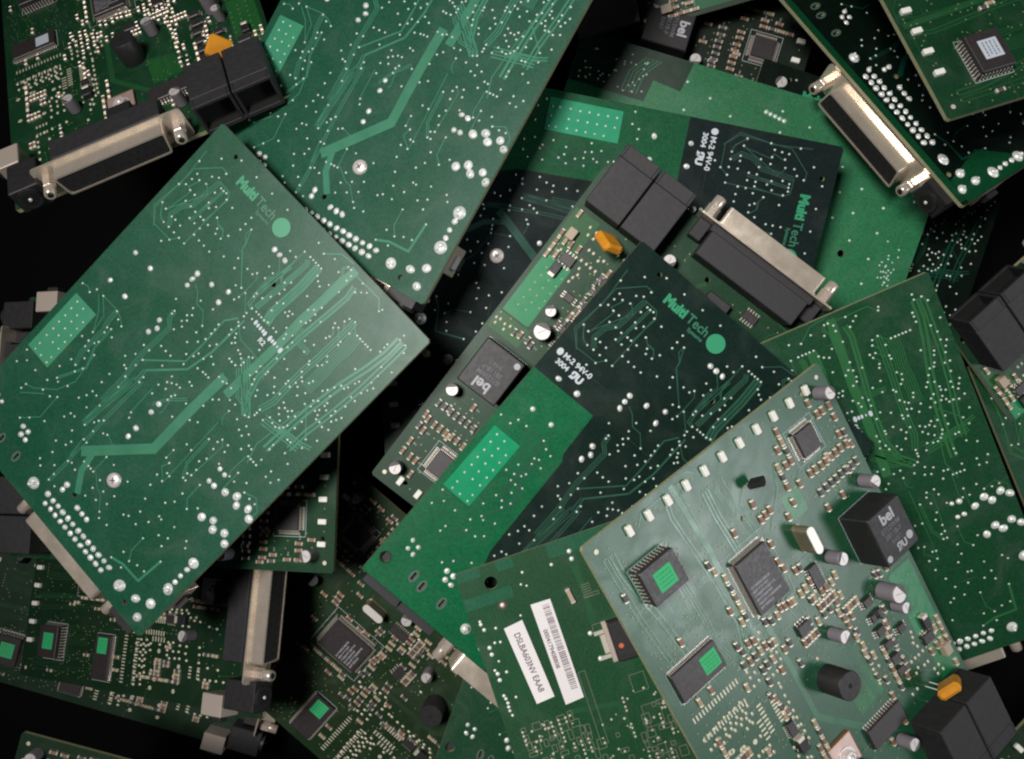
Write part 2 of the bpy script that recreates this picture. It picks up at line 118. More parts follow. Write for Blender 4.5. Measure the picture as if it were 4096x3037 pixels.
M = dict(
    edge=mat('board_edge', (0.30, 0.30, 0.17), 0.7, noise=0.35, nscale=900),
    tin=mat('solder', (0.78, 0.80, 0.76), 0.38, 0.25, 0.6, noise=0.12, nscale=2500, bump=0.3),
    ring=mat('via_ring', (0.52, 0.62, 0.54), 0.4, 0.2, noise=0.5, nscale=500),
    padgold=mat('tinned_pad', (0.60, 0.57, 0.44), 0.42, 0.25, noise=0.15, nscale=1500),
    viagold=mat('via_dull', (0.20, 0.24, 0.12), 0.4, 0.2),
    plastic=mat('black_plastic', (0.018, 0.017, 0.018), 0.5, noise=0.25, nscale=700, bump=0.15),
    jack=mat('jack_plastic', (0.019, 0.018, 0.020), 0.62, noise=0.3, nscale=500, bump=0.3),
    chip=mat('chip_epoxy', (0.034, 0.028, 0.029), 0.42, noise=0.2, nscale=800, bump=0.1),
    dark=mat('dark_cavity', (0.004, 0.004, 0.004), 0.7),
    nickel=mat('nickel_steel', (0.74, 0.64, 0.53), 0.27, 0.65, noise=0.12, nscale=200),
    post=mat('screw_nickel', (0.72, 0.62, 0.53), 0.27, 0.6, noise=0.1, nscale=900),
    steel=mat('screw_steel', (0.78, 0.70, 0.68), 0.35, 0.4, noise=0.1, nscale=2000),
    alu=mat('capacitor_top', (0.62, 0.58, 0.57), 0.4, 0.3, noise=0.15, nscale=1200),
    sleeve=mat('capacitor_sleeve', (0.20, 0.18, 0.20), 0.4),
    endcap=mat('end_cap', (0.62, 0.58, 0.48), 0.35, 0.3),
    resg=mat('resistor_body', (0.085, 0.075, 0.075), 0.5), capb=mat('ceramic_brown', (0.24, 0.13, 0.085), 0.5), capt=mat('ceramic_tan', (0.36, 0.27, 0.17), 0.5),
    led=mat('led_white', (0.80, 0.79, 0.72), 0.45), amber=mat('amber_epoxy', (0.66, 0.27, 0.022), 0.35, noise=0.15, nscale=400),
    beige=mat('beige_block', (0.40, 0.32, 0.24), 0.5), gold=mat('crystal_can', (0.30, 0.25, 0.18), 0.35, 0.6, noise=0.2, nscale=300),
    cantop=mat('can_top', (0.74, 0.71, 0.66), 0.4, 0.3), tab=mat('copper_tab', (0.60, 0.45, 0.40), 0.4, 0.5, noise=0.2, nscale=400), copper=mat('copper_edge', (0.42, 0.16, 0.08), 0.4, 0.5),
    switch=mat('switch_metal', (0.52, 0.44, 0.38), 0.4, 0.3), silk=mat('silkscreen', (0.52, 0.56, 0.60), 0.6), ink=mat('marking_ink', (0.42, 0.42, 0.46), 0.6),
    inkfaint=mat('faint_ink', (0.13, 0.13, 0.145), 0.6), paper=mat('paper_label', (0.80, 0.76, 0.77), 0.7, noise=0.04, nscale=300), print=mat('print_grey', (0.17, 0.12, 0.14), 0.7),
    greenlab=mat('green_sticker', (0.03, 0.42, 0.15), 0.55, noise=0.12, nscale=600), greendk=mat('green_print', (0.02, 0.26, 0.09), 0.6), whitelab=mat('white_sticker', (0.5, 0.55, 0.62), 0.6),
    logodim=mat('logo_outline', (0.03, 0.16, 0.09), 0.4),
    slotring=mat('slot_ring', (0.07, 0.11, 0.09), 0.5),
    floor=mat('dark_table', (0.004, 0.004, 0.004), 0.9, spec=0.0), orange=mat('orange_dot', (0.6, 0.14, 0.05), 0.5), leg=mat('chip_leg', (0.62, 0.55, 0.50), 0.35, 0.5),
)
# palette of each board: base, base2, trace, open area, header patch
def pal(n, base, base2, trace, openc, hdr, rough=0.3, dust=0.05, spec=0.32):
    return dict(base=mask_mat(n + '_mask', base, base2, rough, dust, spec), trace=mat(n + '_trace', trace, rough + 0.02, noise=0.12, nscale=200, spec=spec),
                open=mask_mat(n + '_open_area', openc, tuple(c * 0.8 for c in openc), rough, dust * 0.5, spec), hdr=mat(n + '_patch', hdr, rough, noise=0.06, nscale=300, spec=spec))
PAL = dict(
    A=pal('emerald', (0.006, 0.066, 0.031), (0.010, 0.080, 0.042), (0.042, 0.190, 0.108), (0.01, 0.08, 0.035), (0.05, 0.25, 0.14), 0.32, 0.12),
    B=pal('sea_green', (0.008, 0.070, 0.035), (0.013, 0.078, 0.045), (0.046, 0.195, 0.115), (0.01, 0.08, 0.035), (0.045, 0.25, 0.14), 0.32, 0.1),
    C=pal('navy', (0.0035, 0.0145, 0.0105), (0.005, 0.0165, 0.0135), (0.024, 0.090, 0.058), (0.003, 0.115, 0.042), (0.008, 0.27, 0.12), 0.28, 0.05),
    D=pal('slate', (0.006, 0.013, 0.012), (0.008, 0.016, 0.017), (0.030, 0.078, 0.058), (0.010, 0.085, 0.034), (0.03, 0.27, 0.14), 0.3, 0.05, 0.25),
    E=pal('leaf', (0.008, 0.052, 0.020), (0.012, 0.056, 0.026), (0.026, 0.12, 0.042), (0.01, 0.08, 0.03), (0.03, 0.2, 0.1), 0.33, 0.15),
    G=pal('night', (0.002, 0.006, 0.004), (0.002, 0.008, 0.005), (0.006, 0.05, 0.03), (0.003, 0.050, 0.018), (0.01, 0.10, 0.05), 0.3, 0.03),
    M=pal('bright', (0.008, 0.068, 0.027), (0.014, 0.082, 0.040), (0.028, 0.13, 0.065), (0.01, 0.16, 0.05), (0.02, 0.2, 0.08), 0.28, 0.12, 0.6),
    T=pal('forest', (0.006, 0.038, 0.014), (0.009, 0.045, 0.020), (0.016, 0.075, 0.028), (0.015, 0.10, 0.025), (0.012, 0.22, 0.085), 0.33, 0.1),
    O=pal('deep', (0.005, 0.024, 0.009), (0.008, 0.026, 0.010), (0.012, 0.045, 0.018), (0.006, 0.035, 0.014), (0.01, 0.10, 0.04), 0.4, 0.04),  # shade on the lower boards is painted in as darker greens
    P=pal('olive', (0.010, 0.030, 0.010), (0.016, 0.032, 0.014), (0.022, 0.045, 0.022), (0.01, 0.05, 0.02), (0.02, 0.1, 0.04), 0.35, 0.15),
    J=pal('painted_shade', (0.004, 0.010, 0.005), (0.005, 0.012, 0.006), (0.010, 0.022, 0.012), (0.005, 0.02, 0.01), (0.01, 0.05, 0.02), 0.4, 0.03),  # near-black greens: the dim light behind the other boards is put into the colour
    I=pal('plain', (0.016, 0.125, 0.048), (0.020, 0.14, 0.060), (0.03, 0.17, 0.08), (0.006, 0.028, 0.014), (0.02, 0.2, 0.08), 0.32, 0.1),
    K=pal('moss', (0.009, 0.066, 0.024), (0.018, 0.060, 0.026), (0.02, 0.085, 0.035), (0.012, 0.10, 0.05), (0.02, 0.1, 0.04), 0.33, 0.15),
)
# ---------------------------------------------------------------- mesh collector
class MB:
    def __init__(s): s.v = []; s.f = []; s.m = []; s.sm = []
    def add(s, vs, fs, mi=0, smooth=False, T=None):
        b = len(s.v)
        s.v += [tuple(T @ Vector(p)) if T else tuple(p) for p in vs]
        s.f += [tuple(i + b for i in f) for f in fs]; s.m += [mi] * len(fs); s.sm += [smooth] * len(fs)
    def box(s, x0, x1, y0, y1, z0, z1, mi=0, ch=0.0, T=None):
        c = ch
        if c <= 0:
            vs = [(x0,y0,z0),(x1,y0,z0),(x1,y1,z0),(x0,y1,z0),(x0,y0,z1),(x1,y0,z1),(x1,y1,z1),(x0,y1,z1)]
            s.add(vs, [(3,2,1,0),(4,5,6,7),(0,1,5,4),(1,2,6,5),(2,3,7,6),(3,0,4,7)], mi, T=T); return
        def ring(i, z): return [(x0+i,y0+c,z),(x0+c,y0+i,z),(x1-c,y0+i,z),(x1-i,y0+c,z),(x1-i,y1-c,z),(x1-c,y1-i,z),(x0+c,y1-i,z),(x0+i,y1-c,z)]
        vs = ring(0, z0) + ring(0, z1 - c) + [((x0+x1)/2+(p[0]-(x0+x1)/2)*max(0.05,(1-2*c/(x1-x0))), (y0+y1)/2+(p[1]-(y0+y1)/2)*max(0.05,(1-2*c/(y1-y0))), z1) for p in ring(0, z1)]
        fs = [tuple(range(7, -1, -1)), tuple(range(16, 24))]
        for r in (0, 8):
            for i in range(8):
                j = (i + 1) % 8; fs.append((r+i, r+j, r+8+j, r+8+i))
        s.add(vs, fs, mi, T=T)
    def prism(s, pts, z0, z1, mi=0, cap0=True, T=None, mt=None):
        n = len(pts); vs = [(x, y, z0) for x, y in pts] + [(x, y, z1) for x, y in pts]
        fs = [(i, (i+1) % n, n+(i+1) % n, n+i) for i in range(n)]
        s.add(vs, fs, mi, T=T)
        s.add([(x, y, z1) for x, y in pts], [tuple(range(n))], mi if mt is None else mt, T=T)
        if cap0: s.add([(x, y, z0) for x, y in pts], [tuple(range(n-1, -1, -1))], mi, T=T)
    def cyl(s, x, y, r, z0, z1, n=20, mi=0, T=None, ch=0.0, mt=None, smooth=True):
        rings = [(r, z0), (r, z1 - ch)] + ([(r - ch, z1)] if ch > 0 else [])
        vs = [(x + q*math.cos(2*math.pi*i/n), y + q*math.sin(2*math.pi*i/n), z) for q, z in rings for i in range(n)]
        fs = [(k*n+i, k*n+(i+1) % n, (k+1)*n+(i+1) % n, (k+1)*n+i) for k in range(len(rings)-1) for i in range(n)]
        s.add(vs, fs, mi, smooth, T)
        q, z = rings[-1]
        s.add([(x + q*math.cos(2*math.pi*i/n), y + q*math.sin(2*math.pi*i/n), z) for i in range(n)], [tuple(range(n))], mi if mt is None else mt, False, T)
        s.add([(x + r*math.cos(2*math.pi*i/n), y + r*math.sin(2*math.pi*i/n), z0) for i in range(n)], [tuple(range(n-1, -1, -1))], mi, False, T)
    def dome(s, x, y, z, r, h, sgn=1, n=10, mi=0, ax=1.0, ay=1.0):
        prof = [(1.0, 0), (0.86, 0.42), (0.6, 0.75), (0.28, 0.95)]
        vs = [(x + ax*r*q*math.cos(2*math.pi*i/n), y + ay*r*q*math.sin(2*math.pi*i/n), z + sgn*h*w) for q, w in prof for i in range(n)] + [(x, y, z + sgn*h)]
        fs = [(k*n+i, k*n+(i+1) % n, (k+1)*n+(i+1) % n, (k+1)*n+i) for k in range(3) for i in range(n)] + [(3*n+i, 3*n+(i+1) % n, 4*n) for i in range(n)]
        if sgn < 0: fs = [f[::-1] for f in fs]
        s.add(vs, fs, mi, True)
    def ribbon(s, pts, w, z, sgn=1, mi=0):
        pts = [Vector((float(a), float(b))) for a, b in pts]
        pts = [p for i, p in enumerate(pts) if i == 0 or (p - pts[i-1]).length > 0.5]
        if len(pts) < 2: return
        L, R = [], []
        for i, p in enumerate(pts):
            if i == 0: d = (pts[1] - p).normalized(); k = 1
            elif i == len(pts)-1: d = (p - pts[i-1]).normalized(); k = 1
            else:
                a = (p - pts[i-1]).normalized(); b = (pts[i+1] - p).normalized(); d = (a + b)
                d = d.normalized() if d.length > 1e-3 else a; k = min(1.8, 1 / max(0.3, d.dot(a)))
            nrm = Vector((-d.y, d.x)) * (w / 2 * k); L.append(p + nrm); R.append(p - nrm)
        n = len(pts); vs = [(q.x, q.y, z) for q in L] + [(q.x, q.y, z) for q in R]
        fs = [((i, n+i, n+i+1, i+1) if sgn > 0 else (i+1, n+i+1, n+i, i)) for i in range(n-1)]
        s.add(vs, fs, mi)
    def mesh(s, name, mats):
        me = bpy.data.meshes.new(name)
        me.from_pydata([(x*S, y*S, z*S) for x, y, z in s.v], [], s.f)
        for m_ in mats: me.materials.append(m_)
        me.polygons.foreach_set('material_index', s.m); me.polygons.foreach_set('use_smooth', s.sm); me.update()
        return me
CACHE = {}
def cached(key, fn):
    if key not in CACHE: CACHE[key] = fn()
    return CACHE[key]
def link(name, me, parent, loc=(0, 0, 0), rot=0.0, label=None, kind=None, mtx=None):
    o = bpy.data.objects.new(name, me); sc.collection.objects.link(o); o.parent = parent
    if mtx is not None: o.matrix_local = mtx
    else: o.location = Vector(loc) * S; o.rotation_euler = (0, 0, rot)
    if label: o['label'] = label
    if kind: o['kind'] = kind
    return o
def text_mesh(txt, size, m, offset=0.0, extrude=0.3, align='CENTER'):
    def mk():
        cu = bpy.data.curves.new('lettering', 'FONT'); cu.body = txt; cu.size = size * S; cu.align_x = align; cu.align_y = 'CENTER'
        cu.extrude = extrude * S; cu.offset = offset * S; cu.resolution_u = 3
        o = bpy.data.objects.new('lettering', cu); sc.collection.objects.link(o)
        dg = bpy.context.evaluated_depsgraph_get(); me = bpy.data.meshes.new_from_object(o.evaluated_get(dg))
        bpy.data.objects.remove(o); me.materials.clear(); me.materials.append(m); return me
    return cached(('txt', txt, size, m.name, offset), mk)
# ---------------------------------------------------------------- visibility (what no camera near the photo's can see is left out)
POS = {}
for k, (r, t) in POSES.items():
    POS[k] = (Matrix((r[0:3], r[3:6], r[6:9])), Vector(t), (900.0, 620.0) if k in 'KI' else (W, H))
SIDE = dict(A=-1, B=-1, C=-1, D=-1, E=-1, G=-1, R=-1, Y=-1, W=-1, I=-1)
for k in list(POS):
    if SIDE.get(k, 1) > 0 and k not in SIDE: SIDE[k] = 1
for k in ('A', 'B', 'C', 'D', 'E', 'G', 'R', 'Y', 'W', 'I'):    # pose was measured on the visible solder face: put that face there
    r, t, d = POS[k]; POS[k] = (r, t + r @ Vector((0, 0, TH)), d)
VIEWS = [Vector((0, 0, DC)), Vector((260, 0, DC)), Vector((-260, 0, DC)), Vector((0, 260, DC)), Vector((0, -260, DC))]
def board_dims(k): return {'K': (620.0, 470.0), 'I': (620.0, 900.0)}.get(k, (W, H))
def blocked(P, C, own):
    for k, (r, t, _) in POS.items():
        n = r.col[2]; zz = -TH / 2; rt = r.transposed()
        a = (P - t).dot(n) - zz; b = (C - t).dot(n) - zz
        if a * b >= 0 or (k == own and abs(a) < TH * 0.55): 
            if not (k == own and a * b < 0): continue
        s_ = a / (a - b); q = rt @ (P + (C - P) * s_ - t); bw, bh = board_dims(k)
        if 0 < q.x < bw and 0 < q.y < bh: return True
    return False
def visible(k, pts):
    r, t, _ = POS[k]
    for p in pts:
        P = r @ Vector(p) + t
        f = DC / (DC - P.z); x = 1114 + P.x * f; y = 826 - P.y * f
        if not (-90 < x < 2318 and -90 < y < 1742): continue
        for C in VIEWS:
            if not blocked(P, C, k): return True
    return False
def vis_box(k, u0, u1, v0, v1, z1=8, z0=0, n=3):
    pts = [(u0 + (u1-u0)*i/(n-1), v0 + (v1-v0)*j/(n-1), z) for i in range(n) for j in range(n) for z in ((z1, (z0+z1)/2) if n > 2 else (z1,))]
    return visible(k, pts)
# ---------------------------------------------------------------- shared part meshes (local origin at the part's foot, z up from the component face)
def m_chip2(c):
    def mk():
        b = MB(); b.box(-4, 4, -6.2, 6.2, 0.6, 6, 0, 0.8); b.box(-4.3, 4.3, -10, -6.0, 0.3, 6.4, 1, 1.2); b.box(-4.3, 4.3, 6.0, 10, 0.3, 6.4, 1, 1.2)
        return b.mesh('chip_part', [M[('resg', 'capb', 'capt')[c]], M['endcap']])
    return cached(('chip2', c), mk)
def m_led():
    def mk():
        b = MB(); b.box(-6, 6, -10.5, 10.5, 0.3, 9, 0, 1.5); return b.mesh('led', [M['led']])
    return cached('led', mk)
def legs(b, u0, u1, v0, v1, pitch, lw, ll, zt, mi):
    """gull-wing legs round a body rectangle; sides listed as (top, bottom, left, right)"""
    pass
def m_ic(w, h, z, nu, nv, lw, ll, key):
    """chip body w (u) x h (v), nu legs on each v side, nv legs on each u side"""
    def mk():
        b = MB(); b.box(-w/2, w/2, -h/2, h/2, 1.5, z, 0, 1.4)
        b.cyl(-w/2+6, -h/2+6, 2.2, z, z+0.25, 8, 0)
        return b.mesh('chip_body', [M['chip']])
    def ml():
        b = MB(); zt = z * 0.55
        for n_, half, other, ax in ((nu, w/2, h/2, 0), (nv, h/2, w/2, 1)):
            for i in range(n_):
                c = -half + (i + 0.5) * (2*half) / n_
                for sg in (-1, 1):
                    pr = [(other, zt), (other + ll*0.3, zt), (other + ll*0.55, 0.9), (other + ll, 0.9)]
                    vs = []
                    for q, zz in pr:
                        for e in (-lw/2, lw/2):
                            vs.append(((c+e), sg*q, zz) if ax == 0 else (sg*q, (c+e), zz))
                    fs = [(2*k, 2*k+1, 2*k+3, 2*k+2) for k in range(3)]
                    b.add(vs, fs, 0)
        return b.mesh('legs', [M['leg']])
    return cached(('icb', key), mk), cached(('icl', key), ml)
def m_cap(r, h):
    def mk():
        b = MB(); b.cyl(0, 0, r, 2, h*0.86, 22, 0); b.cyl(0, 0, r*0.95, h*0.86, h*0.9, 22, 0); b.cyl(0, 0, r, h*0.9, h, 22, 0, ch=1.2, mt=1)
        b.cyl(0, 0, r*1.04, 0, 2.2, 20, 2)
        return b.mesh('capacitor_can', [M['sleeve'], M['alu'], M['plastic']])
    def mk2():
        b = MB()
        n = 10; a0, a1 = 2.0, 4.2; pts = [(r*0.93*math.cos(a0+(a1-a0)*i/n), r*0.93*math.sin(a0+(a1-a0)*i/n)) for i in range(n+1)]
        b.add([(x, y, h+0.25) for x, y in pts], [tuple(range(n+1))], 0)
        b.ribbon([(-r*0.3, r*0.3), (r*0.4, -r*0.4)], 0.9, h+0.3)
        return b.mesh('mark', [M['resg']])
    return cached(('cap', r, h), mk), cached(('capm', r, h), mk2)
def dshape(x0, x1, z0, z1, ins, rd=7):
    """D outline in the x-z plane"""
    c = [(x0+ins, z0), (x1-ins, z0), (x1, z1), (x0, z1)]
    out = []
    for i, p in enumerate(c):
        a = Vector(c[i-1]) - Vector(p); d = Vector(c[(i+1) % 4]) - Vector(p)
        a.normalize(); d.normalize()
        for t in (0, 0.25, 0.5, 0.75, 1):
            q = Vector(p) + a*rd*(1-t)**2 + d*rd*t**2; out.append((q.x, q.y))
    return out
def along_y(pts, y0, y1, b, mi, cap1=True, cap0=False, T=None):
    n = len(pts); vs = [(x, y0, z) for x, z in pts] + [(x, y1, z) for x, z in pts]
    fs = [(i, n+i, n+(i+1) % n, (i+1) % n) for i in range(n)]
    b.add(vs, fs, mi, True, T)
    if cap1: b.add([(x, y1, z) for x, z in pts], [tuple(range(n-1, -1, -1))], mi, False, T)
    if cap0: b.add([(x, y0, z) for x, z in pts], [tuple(range(n))], mi, False, T)
def serial_connector(root):
    def body():
        b = MB(); b.box(268, 520, 808, 868, 0, 70, 0, 2); b.box(262, 526, 866, 883, 4, 66, 0, 1.5)
        b.box(232, 262, 838, 883, 0, 34, 0, 2); b.box(526, 556, 838, 883, 0, 34, 0, 2); return b.mesh('serial_connector', [M['jack']])
    def flange():
        b = MB(); along_y(dshape(222, 566, 4, 78, 0, 9), 883.5, 887.5, b, 0, True, True)
        for x in (243.5, 543): b.box(x-8, x+8, 850, 884, 1, 4, 0)
        return b.mesh('flange', [M['nickel']])
    def shell():
        b = MB(); o = dshape(268, 519, 14, 69, 8, 8); lip = dshape(265, 522, 11, 72, 8, 9); i_ = dshape(272, 515, 18, 65, 8, 6)
        along_y(lip, 887.2, 891, b, 0, True, False); along_y(o, 890, 930, b, 0, False)
        n = len(o); b.add([(x, 930, z) for x, z in o] + [(x, 930.6, z) for x, z in i_], [(k, n+k, n+(k+1) % n, (k+1) % n) for k in range(n)], 0)
        b.add([(x, 930.6, z) for x, z in i_] + [(x, 905, z) for x, z in i_], [(k, n+k, n+(k+1) % n, (k+1) % n) for k in range(n)], 0)
        return b.mesh('shell', [M['nickel']])
    def insert():
        b = MB(); along_y(dshape(274, 513, 20, 63, 8, 6), 900, 929, b, 0)
        for i in range(13): b.cyl(0, 0, 2.6, 0, 0.4, 8, 1, T=Matrix.Translation((283+i*18.3, 929, 51)) @ Matrix.Rotation(-math.pi/2, 4, 'X'))
        for i in range(12): b.cyl(0, 0, 2.6, 0, 0.4, 8, 1, T=Matrix.Translation((292+i*18.3, 929, 33)) @ Matrix.Rotation(-math.pi/2, 4, 'X'))
        return b.mesh('socket_insert', [M['plastic'], M['dark']])
    def post():
        b = MB(); T = Matrix.Rotation(-math.pi/2, 4, 'X')
        b.cyl(0, 0, 14.5, 0, 30, 6, 0, T=T, ch=1, smooth=False); b.cyl(0, 0, 12.8, 30, 52, 20, 0, T=T, ch=2, mt=0); b.cyl(0, 0, 6.5, 52, 52.4, 12, 1, T=T)
        return b.mesh('jack_screw', [M['post'], M['dark']])
    c = link('serial_connector', cached('sc_b', body), root)
    link('flange', cached('sc_f', flange), c); link('shell', cached('sc_s', shell), c); link('socket_insert', cached('sc_i', insert), c)
    for u in (243.5, 543): link('jack_screw', cached('sc_p', post), c, (u, 887, 41))
def phone_jacks(root):
    def mk():
        b = MB(); w, y0, y1, h = 88, 756, 904, 76
        b.box(0, w, y0, y1-30, 0, h, 0, 1.6)                    # rear block
        b.box(0, 6, y1-30, y1, 0, h, 0, 1.2); b.box(w-6, w, y1-30, y1, 0, h, 0, 1.2)
        b.box(6, w-6, y1-30, y1, h-7, h-0.1, 0, 0.8); b.box(6, w-6, y1-30, y1, 0, 9, 0, 0.8)
        b.box(6.1, w-6.1, y1-29.9, y1-28, 9, h-7, 1); b.box(6.1, 7, y1-28, y1-2, 9.1, h-7.1, 1); b.box(w-7, w-6.1, y1-28, y1-2, 9.1, h-7.1, 1); b.box(7, w-7, y1-28, y1-2, 9.1, 10, 1)
        return b.mesh('phone_jack', [M['jack'], M['dark']])
    for u in (17, 109): link('phone_jack', cached('jack', mk), root, (u, 0, 0))
def power_parts(root, k):
    if k == 'C2': return
    def jack():
        b = MB(); b.box(560, 628, 815, 905, 0, 58, 0, 2); b.cyl(0, 0, 25, 0, 8, 20, 0, T=Matrix.Translation((594, 905, 32)) @ Matrix.Rotation(-math.pi/2, 4, 'X'))
        T = Matrix.Translation((594, 913, 32)) @ Matrix.Rotation(-math.pi/2, 4, 'X')
        b.cyl(0, 0, 17, 0, 0.5, 20, 1, T=T); b.cyl(0, 0, 4, 0, 3, 10, 2, T=T, ch=1)
        return b.mesh('power_jack', [M['plastic'], M['dark'], M['tin']])
    def sw():
        b = MB(); b.box(600, 650, 745, 808, 0, 56, 0, 1.5); return b.mesh('power_switch', [M['switch']])
    def kn():
        b = MB(); b.box(650, 664, 762, 792, 18, 40, 0, 2); return b.mesh('switch_button', [M['plastic']])
    if vis_box(k, 555, 630, 815, 915, 58): link('power_jack', cached('pj', jack), root)
    if vis_box(k, 600, 650, 745, 808, 56):
        s_ = link('power_switch', cached('ps', sw), root); link('switch_button', cached('psb', kn), s_)
def ic(root, k, name, u, v, w, h, z, nu, nv, lw, ll, key, label=None):
    if not vis_box(k, u-w/2, u+w/2, v-h/2, v+h/2, z): return None
    a, l = m_ic(w, h, z, nu, nv, lw, ll, key); o = link(name, a, root, (u, v, 0), 0, label); link('legs', l, o); return o
def sticker(o, u, v, z, w, h, m, lines=True, rot=0.0, label=None):
    def mk():
        b = MB(); b.box(-w/2, w/2, -h/2, h/2, 0, 0.6, 0)
        if lines:
            random.seed(5)
            for i in range(4):
                x = -w/2+5
                while x < w/2-7:
                    e = random.uniform(2, 6); b.add([(x, -h/2+7+i*h/5, .8), (x+e, -h/2+7+i*h/5, .8), (x+e, -h/2+9.5+i*h/5, .8), (x, -h/2+9.5+i*h/5, .8)], [(0, 1, 2, 3)], 1); x += e+1.8
        return b.mesh('sticker', [m, M['greendk'] if m is M['greenlab'] else M['inkfaint']])
    link('sticker', cached(('st', w, h, m.name, lines), mk), o, (u, v, z), rot, label)
# printed rows standing for the lines of type on a chip
def type_rows(o, rows, z, m, key, L0=-30, pitch=9, hgt=4.6, seed=2):
    def mk():
        b = MB(); random.seed(seed)
        for i, n_ in enumerate(rows):
            x = L0; y = -i*pitch
            for c in range(n_):
                e = random.uniform(2.6, 4.2); b.ribbon([(x, y-hgt/2), (x+e*0.2, y+hgt/2)], 1.1, 0); b.ribbon([(x, y+hgt/2-0.6), (x+e, y+hgt/2-0.6)], 1.1, 0.05)
                if random.random() < 0.7: b.ribbon([(x+e*0.9, y+hgt/2), (x+e, y-hgt/2)], 1.0, 0.1)
                if random.random() < 0.6: b.ribbon([(x, y-hgt/2+0.6), (x+e, y-hgt/2+0.6)], 1.0, 0.15)
                x += e+1.8
        return b.mesh('lettering', [m])
    return link('lettering', cached(('rows', key), mk), o, (0, 0, z), math.pi)
def rectpad(b, u, v, w, h, z, sgn, mi=0):
    vs = [(u-w/2, v-h/2, z), (u+w/2, v-h/2, z), (u+w/2, v+h/2, z), (u-w/2, v+h/2, z)]
    b.add(vs, [(0, 1, 2, 3) if sgn > 0 else (3, 2, 1, 0)], mi)
def disc(b, u, v, r, z, sgn, n=8, mi=0, ax=1.0):
    vs = [(u + r*ax*math.cos(2*math.pi*i/n), v + r*math.sin(2*math.pi*i/n), z) for i in range(n)]
    b.add(vs, [tuple(range(n)) if sgn > 0 else tuple(range(n-1, -1, -1))], mi)
HOLES = [(74, 30, 5.5), (328, 156, 6), (22, 836, 11), (329, 790, 6), (576, 859, 6)]
SLOTS = [(99, 822, 5, 16), (115, 822+4, 5, 16), (172, 833, 5, 16)]
SLOTS = [(92, 829, 5.5, 17), (118, 834, 5.5, 17), (172, 835, 5.5, 17)]
def pcb_mesh(bw, bh, holes, slots, m_top, key):
    def mk():
        bm = bmesh.new(); loops = []
        def loop(pts, rev):
            vs = [bm.verts.new((x*S, y*S, 0)) for x, y in pts]
            for i in range(len(vs)): bm.edges.new((vs[i], vs[(i+1) % len(vs)]))
            loops.append((pts, rev))
        c = 5
        loop([(c, 0), (bw-c, 0), (bw, c), (bw, bh-c), (bw-c, bh), (c, bh), (0, bh-c), (0, c)], False)
        for x, y, r in holes: loop([(x+r*math.cos(a*math.pi/8), y+r*math.sin(a*math.pi/8)) for a in range(16)], True)
        for x, y, w, h in slots: loop([(x-w/2, y-h/2), (x+w/2, y-h/2), (x+w/2, y+h/2), (x-w/2, y+h/2)], True)
        bmesh.ops.triangle_fill(bm, use_beauty=True, use_dissolve=False, edges=bm.edges[:])
        bm.verts.ensure_lookup_table()
        V = [tuple(v.co) for v in bm.verts]; F = [tuple(v.index for v in f.verts) for f in bm.faces]
        nv = [f.normal.z for f in bm.faces]; bm.free()
        F = [f if V[f[0]] and ((V[f[1]][0]-V[f[0]][0])*(V[f[2]][1]-V[f[0]][1])-(V[f[1]][1]-V[f[0]][1])*(V[f[2]][0]-V[f[0]][0])) > 0 else f[::-1] for f in F]
        n = len(V); vs = V + [(x, y, -TH*S) for x, y, z in V]; fs = list(F) + [tuple(i+n for i in f[::-1]) for f in F]; mi = [0]*len(fs); b0 = 0
        for pts, rev in loops:
            m_ = len(pts)
            for i in range(m_):
                a, b_ = b0+i, b0+(i+1) % m_
                fs.append((a, a+n, b_+n, b_) if not rev else (b_, b_+n, a+n, a)); mi.append(1)
            b0 += m_
        me = bpy.data.meshes.new('circuit_board'); me.from_pydata(vs, [], fs)
        me.materials.append(m_top); me.materials.append(M['edge']); me.polygons.foreach_set('material_index', mi); me.update(); return me
    return cached(('pcb', key), mk)
def trace_mesh(sgn, z, m, thin=1.0, key=''):
    def mk():
        b = MB(); q = 0
        for w, n_, sp, pts in TRACES:
            w = w * 0.62 if w < 15 else w
            base = [Vector(p) for p in pts]
            for i in range(n_):
                off = (i - (n_-1)/2) * sp * 0.75; out = []
                for j, p in enumerate(base):
                    d = (base[min(j+1, len(base)-1)] - base[max(j-1, 0)]); d = d.normalized() if d.length else Vector((1, 0))
                    out.append((p.x - d.y*off, p.y + d.x*off))
                q += 1; b.ribbon(out, max(2.0, w*thin), z + sgn*(0.02*(q % 17)), sgn)
        return b.mesh('traces', [m])
    return cached(('tr', sgn, m.name, key), mk)
def patches(root, name, polys, z, sgn, m, key):
    for i, pl in enumerate(polys):
        def mk():
            b = MB(); n = len(pl); a = sum(pl[j][0]*pl[(j+1) % n][1]-pl[(j+1) % n][0]*pl[j][1] for j in range(n))
            b.add([(x, y, z) for x, y in pl], [tuple(range(n)) if (a > 0) == (sgn > 0) else tuple(range(n-1, -1, -1))], 0); return b.mesh(name, [m])
        link(name, cached(('patch', key, i), mk), root)
def root_empty(k, name, label, cat, group):
    r, t, _ = POS[k]; o = bpy.data.objects.new(name, None); sc.collection.objects.link(o)
    o.empty_display_size = 0.01
    mw = r.to_4x4(); tt = (t + Vector((0, 0, ZF))) * S; mw.translation = tt; o.matrix_world = mw
    o['label'] = label; o['category'] = cat
    if group: o['group'] = group
    return o
FLIP = Matrix.Rotation(math.pi, 4, 'X')
def sol_text(root, txt, size, m, u, v, off=0.0, align='CENTER', name='lettering', up=0.5, sx=1.0):
    mt = Matrix.Translation(Vector((u, v, -TH-up))*S) @ FLIP @ Matrix.Diagonal((sx, 1, 1, 1))
    return link(name, text_mesh(txt, size, m, off, 0.2, align), root, mtx=mt)
